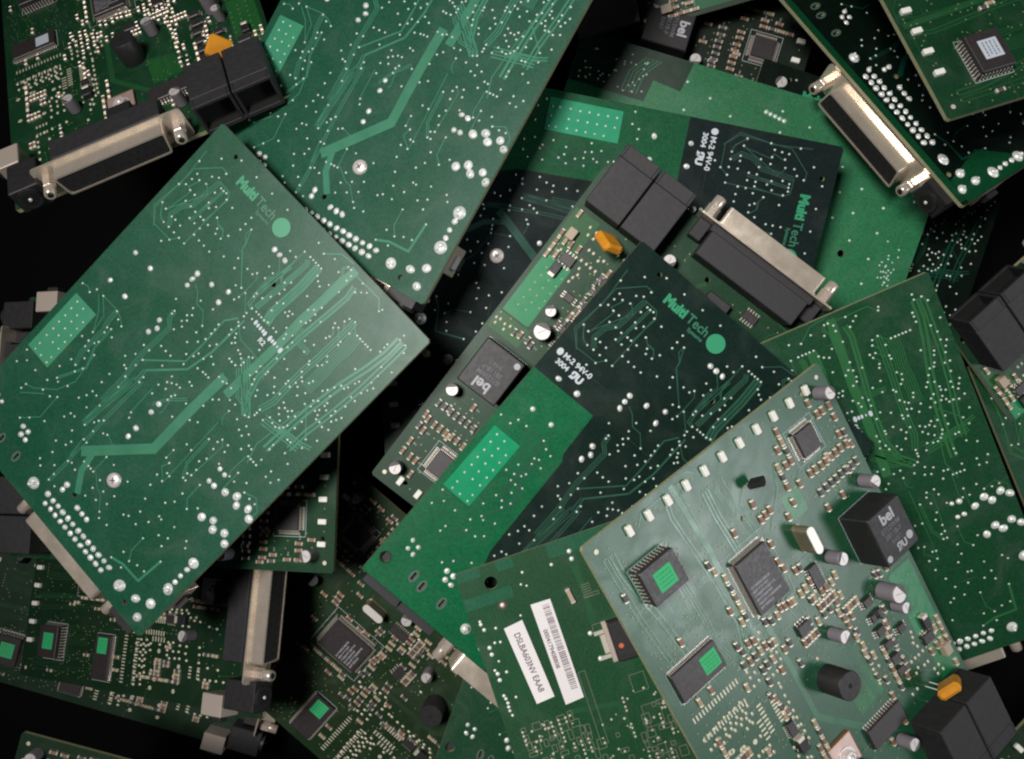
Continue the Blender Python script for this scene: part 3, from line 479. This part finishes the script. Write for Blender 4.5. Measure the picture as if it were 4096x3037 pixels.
# ---------------------------------------------------------------- modem board: component side and solder side
def modem_board(k, label, p, dark=False, group='modem circuit boards in the pile'):
    P = PAL[p]; side = SIDE[k]
    root = root_empty(k, 'circuit_board', label, 'circuit board', group)
    link('board_panel', pcb_mesh(W, H, HOLES, SLOTS, P['base'], p), root)
    if vis_box(k, 222, 566, 812, 945, 70, n=4): serial_connector(root)
    if k != 'G' and vis_box(k, 17, 200, 748, 908, 82, n=4): phone_jacks(root)
    power_parts(root, k)
    tall_parts(root, k)
    if side < 0: solder_side(root, k, P, p)
    else: component_side(root, k, P, p)
    return root
def tall_parts(root, k):
    if vis_box(k, 28, 128, 291, 404, 74):
        def mk():
            b = MB(); b.box(-50, 50, -56, 56, 2, 74, 0, 2.5); return b.mesh('relay', [M['plastic']])
        o = link('relay', cached('relay', mk), root, (78, 348, 0))
        Rz = Matrix.Rotation(math.pi, 4, 'Z')
        def tx(t, s, m, x, y, off=0.0):
            link('lettering', text_mesh(t, s, m, off), o, mtx=Matrix.Translation(Vector((x, y, 74.3))*S) @ Rz)
        tx('bel', 33, M['ink'], 0, -34, 0.9); tx('0712WM', 15, M['inkfaint'], 2, -12, 0.2); tx('2811B-F', 15, M['inkfaint'], 2, 3, 0.2); tx('BABT', 13, M['inkfaint'], 0, 18)
        if k == 'M':
            tx('ЯU', 21, M['ink'], -6, 36, 0.8)
            def oval():
                b = MB(); b.cyl(0, 0, 9, 0, 0.4, 18, 0); return b.mesh('mark', [M['ink']])
            link('approval_mark', cached('oval', oval), o, (-33, 30, 74))
        def dot():
            b = MB(); b.cyl(0, 0, 7, 0, 0.4, 18, 0); return b.mesh('dot', [M['ink']])
        link('dot', cached('dot', dot), o, (38, 42, 74))
    if vis_box(k, 297, 353, 513, 569, 60):
        def mk():
            b = MB(); b.cyl(0, 0, 29, 0, 60, 32, 0, ch=1.5); b.cyl(0, 0, 5, 60, 60.4, 14, 1); b.cyl(-12, 4, 1.5, 60, 60.3, 8, 1); return b.mesh('buzzer', [M['plastic'], M['dark']])
        link('buzzer', cached('buzz', mk), root, (325, 541, 0))
    for u, v, r, h in ((38, 50, 14, 38), (33, 263, 14, 38), (190, 342, 14, 38), (268, 473, 14, 38), (237, 768, 14, 38), (484, 638, 14, 38), (112, 482, 19, 48), (100, 528, 12.5, 34)):
        if vis_box(k, u-r, u+r, v-r, v+r, h):
            a, b_ = m_cap(r, h); o = link('capacitor', a, root, (u, v, 0), random.uniform(0, 6.28)); link('polarity_mark', b_, o)
    if vis_box(k, 190, 250, 230, 320, 78) and side_ok(k):
        def can():
            b = MB(); n = 8; L_ = 20; R_ = 10
            pts = [(R_*math.cos(a), L_+R_*math.sin(a)) for a in [math.pi*i/n for i in range(n+1)]] + [(R_*math.cos(a), -L_+R_*math.sin(a)) for a in [math.pi+math.pi*i/n for i in range(n+1)]]
            b.prism(pts, 3, 40, 0, True, mt=0); b.prism([(x*0.98, y*0.99) for x, y in pts], 40, 42, 1, True, mt=1)
            b.prism([(x*1.08, y*1.05) for x, y in pts], 0, 3.5, 0); return b.mesh('crystal', [M['gold'], M['cantop']])
        link('crystal', cached('xtal', can), root, (232, 268, 0))
    if k != 'N' and vis_box(k, 90, 135, 712, 742, 90):
        def mk():
            b = MB(); T = Matrix.Translation((0, -6, 58)) @ Matrix.Rotation(0.45, 4, 'X') @ Matrix.Rotation(math.pi/4, 4, 'Y')
            b.box(-25, 25, -11, 11, -25, 25, 0, 6, T=T); b.cyl(-7, 3, 1.5, 0, 40, 6, 1); b.cyl(7, 3, 1.5, 0, 40, 6, 1); return b.mesh('amber_fuse', [M['amber'], M['tin']])
        link('film_capacitor', cached('amber', mk), root, (112, 722, 0))
    if vis_box(k, 340, 405, 650, 770, 20):
        def body():
            b = MB(); b.box(-29, 29, 30, 82, 4, 30, 0, 2); return b.mesh('regulator', [M['plastic']])
        def tab():
            b = MB(); b.box(-32, 32, -34, 30, 0.4, 7.5, 0, 1.0); b.box(-32.5, 32.5, -35, -34, 0, 7.4, 1); b.box(-33, -32, -34, 30, 0, 7, 1); return b.mesh('heat_tab', [M['tab'], M['copper']])
        def scr():
            b = MB(); b.cyl(0, 0, 21, 7.6, 10, 24, 0); b.cyl(0, 0, 15, 10, 20, 6, 0, ch=1.5, smooth=False); b.dome(0, 0, 20, 8, 4, 1, 12, 0); return b.mesh('screw_nut', [M['steel']])
        o = link('regulator', cached('reg', body), root, (374, 690, 0)); link('heat_tab', cached('tab', tab), o); link('nut', cached('nut', scr), o, (-1, 5, 0))
def side_ok(k): return SIDE[k] > 0
def component_side(root, k, P, p):
    # open areas and copper
    def areas():
        b = MB()
        b.ribbon([(46, 470), (46, 625)], 70, 0.35)
        return b.mesh('bare_window', [P['open'] if k == 'TL' else P['hdr']])
    link('bare_window', cached(('ar', p, k == 'TL'), areas), root)
    patches(root, 'open_area', ([(6, 420), (90, 420), (90, 465), (6, 465)], [(6, 632), (70, 632), (70, 745), (6, 745)], [(182, 175), (232, 175), (232, 232), (182, 232)], [(300, 560), (292, 660), (215, 655), (230, 580)]), 0.2, 1, P['open'], ('cop', p))
    link('traces', trace_mesh(1, 0.5, P['trace'], 0.62), root, kind='stuff')
    def pads():
        b = MB(); random.seed(11)
        for u, v in PADS:
            if vis_box(k, u-1, u+1, v-1, v+1, 1, n=2): b.dome(u, v, 0.6, 3.7, 2.2, 1, 8, 0, 0.95, 1.25)
        for u0, u1, v, n_ in ((507, 622, 403, 15), (511, 621, 447, 15)):
            for i in range(n_): rectpad(b, u0+(u1-u0)*i/(n_-1), v, 3.2, 12, 0.9, 1)
        for u, v0, v1, n_ in ((490, 474, 536, 8), (459, 474, 534, 9), (505, 500, 540, 5)):
            for i in range(n_): rectpad(b, u, v0+(v1-v0)*i/(n_-1), 12, 4, 0.9, 1)
        for u0, v in ((560, 640), (560, 668), (430, 820)):
            for i in range(4): rectpad(b, u0+i*8, v, 4, 9, 0.9, 1)
        for u, v in BIGPADS: disc(b, u, v, 5.5, 0.9, 1, 12)
        return b.mesh('solder_pads', [M['padgold']])
    link('solder_pads', pads(), root, kind='stuff')
    def vias():
        b = MB()
        for u, v in VIAS: disc(b, u, v, 1.9, 1.0, 1, 6)
        for u, v in HDR_VIAS: disc(b, u, v, 2.2, 1.0, 1, 6)
        disc(b, 22, 22, 5, 1.0, 1, 10, 1); disc(b, 628, 22, 5, 1.0, 1, 10, 1)
        return b.mesh('vias', [M['viagold'], M['padgold']])
    link('vias', cached('cvias', vias), root, kind='stuff')
    def silk():
        b = MB(); random.seed(21); q = 0
        for u, v, c in CHIPS:
            if random.random() < 0.3:
                x, y = u+9, v
                for i in range(3): q += 1; b.ribbon([(x+i*3.2, y-2), (x+i*3.2, y+2)], 0.8, 0.8+0.01*(q % 9))
        for u, v, w, h in ((547, 130, 100, 88), (360, 270, 130, 160), (117, 112, 84, 84), (569, 328, 124, 70), (78, 348, 106, 118)):
            for a, b_ in (((-w/2, -h/2), (w/2, -h/2)), ((w/2, -h/2), (w/2, h/2)), ((w/2, h/2), (-w/2, h/2)), ((-w/2, h/2), (-w/2, -h/2))):
                q += 1; b.ribbon([(u+a[0]*.96, v+a[1]*.96), (u+b_[0]*.96, v+b_[1]*.96)], 0.9, 0.8+0.01*(q % 9))
        return b.mesh('silkscreen', [M['silk']])
    link('silkscreen', cached('silk', silk), root, kind='stuff')
    cnt = 0
    for u, v, c in CHIPS + EXTRA:
        if vis_box(k, u-3, u+3, v-8, v+8, 6, n=2):
            link(('chip_resistor', 'chip_capacitor', 'ceramic_capacitor')[c], m_chip2(c), root, (u, v, 0), random.uniform(-0.05, 0.05))
    for i in range(11):
        u = W - 97.4 - 49*i
        if vis_box(k, u-5, u+5, 20, 38, 8, n=2): link('indicator_led', m_led(), root, (u, 28.6, 0), random.uniform(-0.03, 0.03))
    # integrated circuits
    ic(root, k, 'codec_chip', 117, 112, 52, 54, 12, 13, 13, 2.2, 10, 'q2')
    o = ic(root, k, 'processor_chip', 360, 270, 84, 116, 16, 26, 36, 1.7, 9, 'big')
    if o: type_rows(o, (10, 8, 11, 9, 12, 7), 16.4, M['ink'], 'bigrows', -34, 9)
    o = ic(root, k, 'memory_chip', 547, 130, 84, 72, 26, 11, 9, 3.2, 4.5, 'plcc')
    if o: sticker(o, -2, 2, 26, 42, 40, M['whitelab'] if k == 'S' else M['greenlab'])
    o = ic(root, k, 'flash_chip', 569, 328, 112, 60, 10, 26, 0, 2.2, 7, 'tsop')
    if o and k != 'TL': sticker(o, -30, 0, 10, 40, 36, M['greenlab'])
    elif o: sticker(o, -25, 0, 10, 34, 36, M['whitelab'], False)
    ic(root, k, 'logic_chip', 256, 711, 104, 46, 12, 14, 0, 3.6, 8, 'soic')
    ic(root, k, 'amplifier_chip', 323, 418, 32, 24, 9, 4, 0, 3.2, 7, 'so8')
    ic(root, k, 'driver_chip', 242, 352, 26, 50, 8, 0, 8, 2.6, 5, 'so14')
    ic(root, k, 'regulator_chip', 60, 640, 32, 24, 9, 4, 0, 3.2, 7, 'so8')
    ic(root, k, 'gate_chip', 452, 560, 20, 30, 8, 0, 6, 2.2, 5, 'so6')
    ic(root, k, 'gate_chip', 452, 780, 34, 20, 8, 5, 0, 3, 7, 'so5')
    for u, v in SOTS: ic(root, k, 'transistor', u, v, 24, 18, 9, 0, 3, 3, 8, 'sot')
    if vis_box(k, 275, 303, 92, 116, 30):
        def to92():
            b = MB(); T = Matrix.Translation((0, 0, 6)) @ Matrix.Rotation(-0.5, 4, 'Y')
            b.prism([(13*math.cos(a*math.pi/10)*1.0, 10*math.sin(a*math.pi/10)) for a in range(11)] + [(-13, -5), (13, -5)][::1], 6, 34, 0, True, T=T)
            for x in (-7, 0, 7): b.box(x-1, x+1, 0, 2, -8, 7, 1, T=T)
            return b.mesh('transistor', [M['plastic'], M['leg']])
        link('transistor', cached('to92', to92), root, (289, 104, 0))
    for u, v in ((113, 576), (150, 512)): ic(root, k, 'transistor', u, v, 22, 18, 9, 0, 3, 3, 7, 'sot2')
    def blk(m, w, h, z, key, cap=False):
        def mk():
            b = MB(); b.box(-w/2, w/2, -h/2, h/2, 0.5, z, 0, 1.2)
            if cap: b.box(-w/2+2, w/2-2, -h/2-4, -h/2+5, 0.3, z+0.6, 1, 1)
            return b.mesh('block', [m, M['endcap']])
        return cached(('blk', key), mk)
    for u, v, m_, w, h, z, key, nm, cp in ((33, 690, M['beige'], 20, 26, 16, 'y', 'surge_protector', False), (50, 608, M['plastic'], 20, 30, 12, 'tt', 'tantalum_capacitor', True), (450, 600, M['plastic'], 22, 30, 14, 'tt2', 'diode', True)):
        if vis_box(k, u-10, u+10, v-13, v+13, z): link(nm, blk(m_, w, h, z, key, cp), root, (u, v, 0))
def solder_side(root, k, P, p):
    z = -TH
    if p in ('C', 'D'):
        # one area with the mounting hole and the slots left open
        poly = [(0.5, 343), (159, 341), (163, 440), (172, 455), (178, 690), (200, 760), (255, 800), (330, 884)]
        def op():
            bm = bmesh.new()
            def loop(pts):
                vs = [bm.verts.new((x*S, y*S, (z-.15)*S)) for x, y in pts]
                for i in range(len(vs)): bm.edges.new((vs[i], vs[(i+1) % len(vs)]))
            loop(poly + [(0.5, 884)]); loop([(22+13*math.cos(a*math.pi/8), 836+13*math.sin(a*math.pi/8)) for a in range(16)])
            for x, y, w, h in SLOTS: loop([(x-w/2-1, y-h/2-1), (x+w/2+1, y-h/2-1), (x+w/2+1, y+h/2+1), (x-w/2-1, y+h/2+1)])
            bmesh.ops.triangle_fill(bm, use_beauty=True, use_dissolve=False, edges=bm.edges[:])
            me = bpy.data.meshes.new('open_area'); bm.to_mesh(me); bm.free(); me.materials.append(P['open']); return me
        link('open_area', cached(('sop', p), op), root)
    if p == 'G':
        patches(root, 'open_area', ([(0.5, 868), (640, 868), (640, 884), (0.5, 884)], [(560, 760), (649, 640), (649, 867), (590, 867)]), z-.15, -1, P['open'], 'gop')
    def hdr():
        b = MB(); b.add([(x, y, z-0.3) for x, y in ((17, 487), (85, 486), (85, 648), (16, 647))], [(3, 2, 1, 0)], 0); return b.mesh('bare_window', [P['hdr']])
    if vis_box(k, 17, 85, 487, 647, -TH-1, -TH-1): link('bare_window', cached(('hdr', p), hdr), root)
    if vis_box(k, 85, 180, 820, 845, -TH-1, -TH-1):
        def slotring():
            b = MB()
            for x, y, w, h in SLOTS[:1]:
                for a in range(16):
                    t0, t1 = 2*math.pi*a/16, 2*math.pi*(a+1)/16
                    def rc(t, q):
                        ex, ey = (8.5, 14) if q else (w/2+0.6, h/2+0.6); c_, s_ = math.cos(t), math.sin(t); m_ = max(abs(c_), abs(s_)) if not q else 1
                        return (ex*c_/m_, ey*s_/m_, -0.25)
                    b.add([rc(t0, 0), rc(t1, 0), rc(t1, 1), rc(t0, 1)], [(0, 1, 2, 3)], 0)
            return b.mesh('slot_ring', [M['slotring']])
        for x, y, w, h in SLOTS: link('slot_ring', cached('slr', slotring), root, (x, y, z))
    link('traces', trace_mesh(-1, z-0.5, P['trace'], 0.8 if p in 'CDG' else 1.0), root, kind='stuff')
    def vias():
        b = MB()
        for u, v in VIAS: b.dome(u, v, z-0.9, 2.7, 1.5, -1, 8)
        for u, v in HDR_VIAS: b.dome(u, v, z-0.9, 2.6, 1.4, -1, 8)
        return b.mesh('vias', [M['ring']])
    link('vias', cached('svias', vias), root, kind='stuff')
    for u, v, r in JOINTS:
        if not vis_box(k, u-2, u+2, v-2, v+2, -TH-2, -TH-2, n=2): continue
        if r < 12: 
            def mk(r=r):
                b = MB(); b.dome(0, 0, 0, r, r*0.55, -1, 12); b.dome(0.5, 0, -r*0.4, r*0.35, r*0.6, -1, 6); return b.mesh('solder_joint', [M['tin']])
            link('solder_joint', cached(('jt', r), mk), root, (u, v, z-0.4), random.uniform(0, 6.28)).scale = (random.uniform(0.85, 1.15), random.uniform(0.85, 1.15), random.uniform(0.7, 1.5))
        else:
            def mk2(r=r):
                b = MB(); b.dome(0, 0, 0, r, r*0.45, -1, 16); b.dome(3, 1, -r*0.25, r*0.5, r*0.5, -1, 8); b.dome(-4, -3, -r*0.2, r*0.35, r*0.5, -1, 8); return b.mesh('solder_joint', [M['tin']])
            link('solder_joint', cached(('jt', r), mk2), root, (u, v, z-0.4), random.uniform(0, 6.28)).scale = (random.uniform(0.85, 1.15), random.uniform(0.85, 1.15), random.uniform(0.7, 1.5))
    if vis_box(k, 360, 384, 688, 712, -TH-4, -TH-4):
        def scr():
            b = MB(); n = 24; prof = [(16.5, 0), (16, 3), (13, 5.2), (8, 6.6), (5.5, 6.9)]
            vs = [(q*math.cos(2*math.pi*i/n), q*math.sin(2*math.pi*i/n), -w) for q, w in prof for i in range(n)]
            fs = [(a*n+i, (a+1)*n+i, (a+1)*n+(i+1) % n, a*n+(i+1) % n) for a in range(len(prof)-1) for i in range(n)]
            b.add(vs, fs, 0, True); b.add([(5.6*math.cos(2*math.pi*i/n), 5.6*math.sin(2*math.pi*i/n), -6.9) for i in range(n)], [tuple(range(n-1, -1, -1))], 0)
            for a in (0, math.pi/2):
                c, s_ = math.cos(a), math.sin(a); hw = 1.1
                b.add([(c*6.5-s_*hw, s_*6.5+c*hw, -7.1), (c*6.5+s_*hw, s_*6.5-c*hw, -7.1), (-c*6.5+s_*hw, -s_*6.5-c*hw, -7.15), (-c*6.5-s_*hw, -s_*6.5+c*hw, -7.15)], [(0, 1, 2, 3)], 1)
            return b.mesh('screw', [M['steel'], M['dark']])
        link('screw', cached('scr', scr), root, (372, 699, z), random.uniform(0, 3))
    if vis_box(k, 110, 280, 45, 85, -TH-1, -TH-1):
        lm = mat(p + '_logo', (0.03, 0.27, 0.13), 0.4) if ('lg', p) not in CACHE else CACHE[('lg', p)]
        CACHE[('lg', p)] = lm; up = 0.9
        sol_text(root, 'Multi', 30, lm, 114, 58, 1.6, 'LEFT', up=up, sx=0.92)
        sol_text(root, 'Tech', 30, M['logodim'], 176, 58, 0.5, 'LEFT', up=up, sx=0.9); sol_text(root, 'Systems', 12, M['logodim'], 191, 77, 0.3, 'LEFT', up=up)
        def disk():
            b = MB(); b.prism([(20.5*math.cos(a*math.pi/16), 20.5*math.sin(a*math.pi/16)) for a in range(32)], -1.2, -0.2, 0); return b.mesh('logo_disc', [lm])
        link('logo_disc', cached(('ld', p), disk), root, (256, 62, z))
    if p in ('C', 'D') and vis_box(k, 20, 112, 280, 310, -TH-1, -TH-1):
        sol_text(root, 'M-2', 17, M['silk'], 45, 284, 0.5, up=0.9); sol_text(root, '94V-0', 17, M['silk'], 84, 284, 0.5, up=0.9)
        sol_text(root, '3004', 16, M['silk'], 42, 303, 0.5, up=0.9); sol_text(root, 'ЯU', 21, M['silk'], 82, 305, 1.3, up=0.9)
        def oval():
            b = MB(); b.prism([(7*math.cos(a*math.pi/8), 8*math.sin(a*math.pi/8)) for a in range(16)], -0.9, -0.2, 0); return b.mesh('round_mark', [M['silk']])
        link('round_mark', cached('ov2', oval), root, (21, 284, z))
    if p in ('A', 'B', 'E') and vis_box(k, 350, 440, 230, 262, -TH-1, -TH-1):
        sol_text(root, 'R2', 16, M['silk'], 396, 257, 0.5, up=0.9)
        def bars():
            b = MB()
            for u, v, w in ((358, 238, 6), (366, 239, 5), (374, 239, 5), (382, 239, 5), (389, 240, 6), (404, 239, 7), (412, 239, 5), (419, 239, 5), (428, 239.5, 3), (438, 240, 7)): disc(b, u, v, w, z-0.9, -1, 10, 0, 0.6)
            return b.mesh('silkscreen', [M['silk']])
        link('silkscreen', cached('bars', bars), root, kind='stuff')
# ---------------------------------------------------------------- the table under the pile
def table():
    b = MB(); b.box(-6000, 6000, -6000, 6000, -300, 0, 0); me = b.mesh('table_surface', [M['floor']])
    o = bpy.data.objects.new('table_surface', me); sc.collection.objects.link(o); o['kind'] = 'structure'; o['label'] = 'dark surface under the pile of boards'
table()
# ---------------------------------------------------------------- the boards, top ones first
modem_board('A', 'emerald solder side board filling the left, its pale corner pointing at the centre', 'A')
modem_board('B', 'sea green solder side board at top centre, screw head near its downward pointing corner', 'B')
modem_board('C', 'near black board with bright green end and logo, lying diagonally across the centre', 'C')
modem_board('D', 'slate board behind the upright tan connector, logo along its right edge', 'D')
modem_board('E', 'leaf green solder side board at the right, below the plain green one', 'E')
modem_board('G', 'black solder side board at upper right with a long metal connector along its left', 'G')
modem_board('M', 'component board at lower right with a row of white lights and two green stickers', 'M')
modem_board('TL', 'component board in the top left corner with metal connector and black buzzer', 'T')
modem_board('C2', 'component board sandwiched in the centre, twin black jacks at its upper end', 'T')
modem_board('S', 'component board in the top right corner, white sticker on its square chip', 'T')
modem_board('N', 'component board under the emerald one, three white lights down its right edge', 'T')
modem_board('P', 'olive component board at bottom centre with a crystal can beside its large chip', 'P')
modem_board('O', 'dim component board at lower left with two green stickers and a metal connector', 'O')
modem_board('X', 'board at the right edge whose twin black jacks stand beside the leaf green board', 'T')
modem_board('H', 'board cut by the top edge, black jack above its pale lower edge', 'O')
modem_board('J', 'shaded component board behind the plain green board, two grey round capacitors showing', 'J')
modem_board('R', 'green solder side wedge at the bottom, just left of the board with paper labels', 'E')
modem_board('Z', 'narrow strip of board with two tan lights between emerald and central boards', 'T')
modem_board('Q', 'component board in the bottom left corner, pale edge sloping down right', 'O')
modem_board('V', 'deep board at the bottom left with a tan switch box beside the picture edge', 'O')
modem_board('BR', 'board in the bottom right corner showing a pale slanting edge', 'O')
modem_board('Y', 'teal sliver of board at the right edge below the twin black jacks', 'E')
modem_board('W', 'very dark board between the plain green board and the right edge', 'G')
# plain green board (other design)
def plain_board(k, label, p):
    P = PAL[p]; bw, bh = 620.0, 900.0; z = -TH
    root = root_empty(k, 'circuit_board', label, 'circuit board', None)
    link('board_panel', pcb_mesh(bw, bh, [(321, 160, 8.5), (300, 840, 8)], [], P['base'], 'I'), root)
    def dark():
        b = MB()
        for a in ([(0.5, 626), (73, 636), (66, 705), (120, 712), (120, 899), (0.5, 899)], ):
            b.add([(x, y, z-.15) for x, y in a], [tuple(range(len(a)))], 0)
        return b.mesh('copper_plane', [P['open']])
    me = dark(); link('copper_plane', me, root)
    def vias():
        b = MB(); random.seed(4)
        for i in range(9):
            for j in range(11):
                if random.random() < 0.8: b.dome(40+62*i+random.uniform(-9, 9)+(31 if j % 2 else 0), 40+58*j+random.uniform(-9, 9), z-0.4, 3.4, 1.6, -1, 8)
        for i in range(5): b.dome(60+2*i, 430-21*i*0.55, z-0.4, 5.5, 2.2, -1, 10)
        for i in range(26): b.dome(random.uniform(300, 330)+random.uniform(-40, 40), 30+random.uniform(0, 40), z-0.4, 2.4, 1.5, -1, 8)
        for q in range(40): b.dome(random.uniform(20, 110), random.uniform(720, 880), z-0.4, 2.4, 1.5, -1, 8)
        return b.mesh('vias', [M['ring']])
    link('vias', vias(), root, kind='stuff')
    def tr():
        b = MB(); q = 0
        for i in range(7): q += 1; b.ribbon([(130+6*i, 20), (150+6*i, 260), (120+6*i, 400)], 2, z-0.4-0.02*q, -1)
        for i in range(5): q += 1; b.ribbon([(20, 700+9*i), (60, 730+9*i), (110, 735+9*i)], 2, z-0.4-0.02*q, -1)
        return b.mesh('traces', [P['trace']])
    link('traces', tr(), root, kind='stuff')
plain_board('I', 'plain mid green board under the metal connector of the black board, one round hole', 'I')
# board with the two paper labels
def label_board():
    k = 'K'; P = PAL['K']; bw, bh = 620.0, 470.0
    root = root_empty(k, 'circuit_board', 'moss green board with two white paper labels, one of them a bar code', 'circuit board', None)
    link('board_panel', pcb_mesh(bw, bh, [(38, 64, 13)], [], P['base'], 'K'), root)
    patches(root, 'open_area', [[(a, c), (b_, c), (b_, d), (a, d)] for a, b_, c, d in ((0.5, 22, 84, 118), (54, 78, 0.5, 100), (0.5, 20, 0.5, 50), (0.5, 30, 190, 330), (0.5, 70, 340, 420))], .15, 1, P['open'], 'kop')
    def tr():
        b = MB(); random.seed(9); q = 0
        for i in range(5): q += 1; b.ribbon([(90, 40+7*i), (190, 46+6*i), (310, 40+6*i)], 2.2, .3+.02*q)
        for i in range(26):
            q += 1; u = random.uniform(120, 600); v = random.uniform(170, 330); d = random.choice((-1, 1))
            b.ribbon([(u, v), (u+30, v), (u+55, v+25*d), (u+90, v+25*d)], 1.6, .3+.02*(q % 20))
        b.ribbon([(10, 230), (120, 236), (180, 232)], 12, .28); b.ribbon([(330, 130), (345, 230), (420, 240)], 10, .28)
        return b.mesh('traces', [P['trace']])
    link('traces', tr(), root, kind='stuff')
    def silk():
        b = MB(); random.seed(14); q = 0
        def rect(u, v, w, h, t=1.3):
            nonlocal q
            for a, c in (((0, 0), (w, 0)), ((w, 0), (w, h)), ((w, h), (0, h)), ((0, h), (0, 0))):
                q += 1; b.ribbon([(u+a[0], v+a[1]), (u+c[0], v+c[1])], t, .8+.01*(q % 30))
        for gu in range(17):
            for gv in range(24):
                u = 330+gu*17; v = 28+gv*12.5
                if v > 128 and u < 352: continue
                if 175 < v < 250 and random.random() < 0.75: continue
                if random.random() < 0.5: rect(u+random.uniform(-2, 2), v+random.uniform(-2, 2), random.choice((8, 14, 20)), random.choice((7, 9, 16)), 1.5)
        rect(262, 172, 150, 14); rect(365, 270, 45, 36); rect(300, 266, 36, 30); rect(182, 228, 20, 26); rect(120, 232, 6, 30)
        for i in range(6): q += 1; b.ribbon([(100+i*5, 232), (100+i*5, 250)], 1.4, .8+.01*(q % 30))
        return b.mesh('silkscreen', [M['silkdim']])
    M['silkdim'] = mat('dim_silkscreen', (0.13, 0.15, 0.10), 0.6)
    link('silkscreen', silk(), root, kind='stuff')
    def pads():
        b = MB(); random.seed(15)
        for i in range(150): disc(b, random.uniform(330, 610), random.uniform(30, 330), random.uniform(1.4, 2.8), 1.15, 1, 8)
        for i in range(15):
            for j in range(20):
                if random.random() < 0.4 and not (150 < 30+15*j < 240): rectpad(b, 338+18*i, 30+15*j, 4.5, 4, 1.2, 1); rectpad(b, 346+18*i, 30+15*j, 4.5, 4, 1.2, 1)
        return b.mesh('solder_pads', [M['padgold']])
    link('solder_pads', pads(), root, kind='stuff')
    def dm(r):
        b = MB(); b.dome(0, 0, 0, r, r*0.5, 1, 10); return b.mesh('solder_joint', [M['tin']])
    for i, (u, v, r) in enumerate([(104, 19, 3), (110, 19, 4), (122, 22, 4), (126, 45, 3), (159, 21, 4.5), (173, 21, 4.5), (153, 34, 3), (155, 45, 3), (190, 30, 2.5), (205, 17, 3), (213, 20, 4.5), (226, 20, 4.5), (215, 38, 3.2), (258, 18, 3.5), (265, 20, 3.5), (274, 21, 3.5), (282, 20, 3.5), (290, 20, 3), (300, 22, 3), (268, 40, 2.8), (87, 72, 5), (38, 130, 3), (42, 190, 3.5), (28, 232, 5), (44, 232, 5), (196, 220, 5), (250, 224, 5.5), (60, 120, 2.6), (66, 130, 2.4), (118, 100, 2.5)]):
        link('solder_joint', cached(('kj', r), lambda r=r: dm(r)), root, (u, v, 0.4))
    def ringm():
        b = MB(); n = 18
        vs = [(87+8.5*math.cos(2*math.pi*i/n), 72+8.5*math.sin(2*math.pi*i/n), .35) for i in range(n)]; b.add(vs, [tuple(range(n))], 0); return b.mesh('red_ring', [mat('red_brown', (0.12, 0.03, 0.02), 0.5)])
    link('red_ring', ringm(), root)
    def cc():
        b = MB(); b.box(-12, 12, -4.5, 4.5, .3, 8, 0, 1); b.box(-16, -11, -5, 5, .3, 8.6, 1, 1); b.box(11, 16, -5, 5, .3, 8.6, 1, 1); return b.mesh('chip_capacitor', [M['beige'], M['endcap']])
    link('chip_capacitor', cc(), root, (112, 206, 0), 0.15)
    def conn():
        b = MB(); b.box(182, 262, 256, 310, 1, 24, 0, 2); b.box(180, 264, 246, 256, 1, 8, 1, 1); b.cyl(232, 270, 5, 24, 24.5, 14, 2)
        b.box(196, 204, 226, 246, .5, 4, 3, .5); b.box(246, 254, 224, 246, .5, 4, 3, .5); b.box(206, 244, 236, 246, .5, 3, 3, .5)
        return b.mesh('edge_connector', [M['plastic'], M['switch'], M['orange'], M['endcap']])
    link('edge_connector', conn(), root)
    # paper labels: thin stickers with their printing
    def lab(q, z):
        b = MB(); b.prism(q, .4, z, 0); return b.mesh('paper_label', [M['paper']])
    l1 = link('paper_label', lab([(132, 60), (294, 75), (291, 113), (127, 100)], 1.5), root, label='white paper label printed with a part code')
    l2 = link('paper_label', lab([(104, 125), (314, 129), (311, 168), (105, 166)], 1.5), root, label='white paper label with a bar code and a number')
    a1 = math.atan2(15, 163)
    link('lettering', text_mesh('DSLBA603NV EAA8', 17.5, M['print'], 0.25), l1, mtx=Matrix.Translation(Vector((211, 86, 1.7))*S) @ Matrix.Rotation(a1, 4, 'Z') @ Matrix.Diagonal((0.86, 1, 1, 1)))
    link('lettering', text_mesh('0004179408808', 12.5, M['print'], 0.2), l2, mtx=Matrix.Translation(Vector((200, 137, 1.7))*S) @ Matrix.Rotation(0.015, 4, 'Z'))
    def bars():
        b = MB(); random.seed(33); x = 113
        while x < 288:
            w = random.choice((0.9, 0.9, 1.6, 2.4)); y0 = 146.5; b.add([(x, y0+(x-113)*.012, 1.75), (x+w, y0+(x-113)*.012, 1.75), (x+w, y0+14+(x-113)*.012, 1.75), (x, y0+14+(x-113)*.012, 1.75)], [(0, 1, 2, 3)], 0)
            x += w + random.choice((1.0, 1.4, 2.4))
        return b.mesh('bar_code', [M['print']])
    link('bar_code', bars(), l2)
label_board()
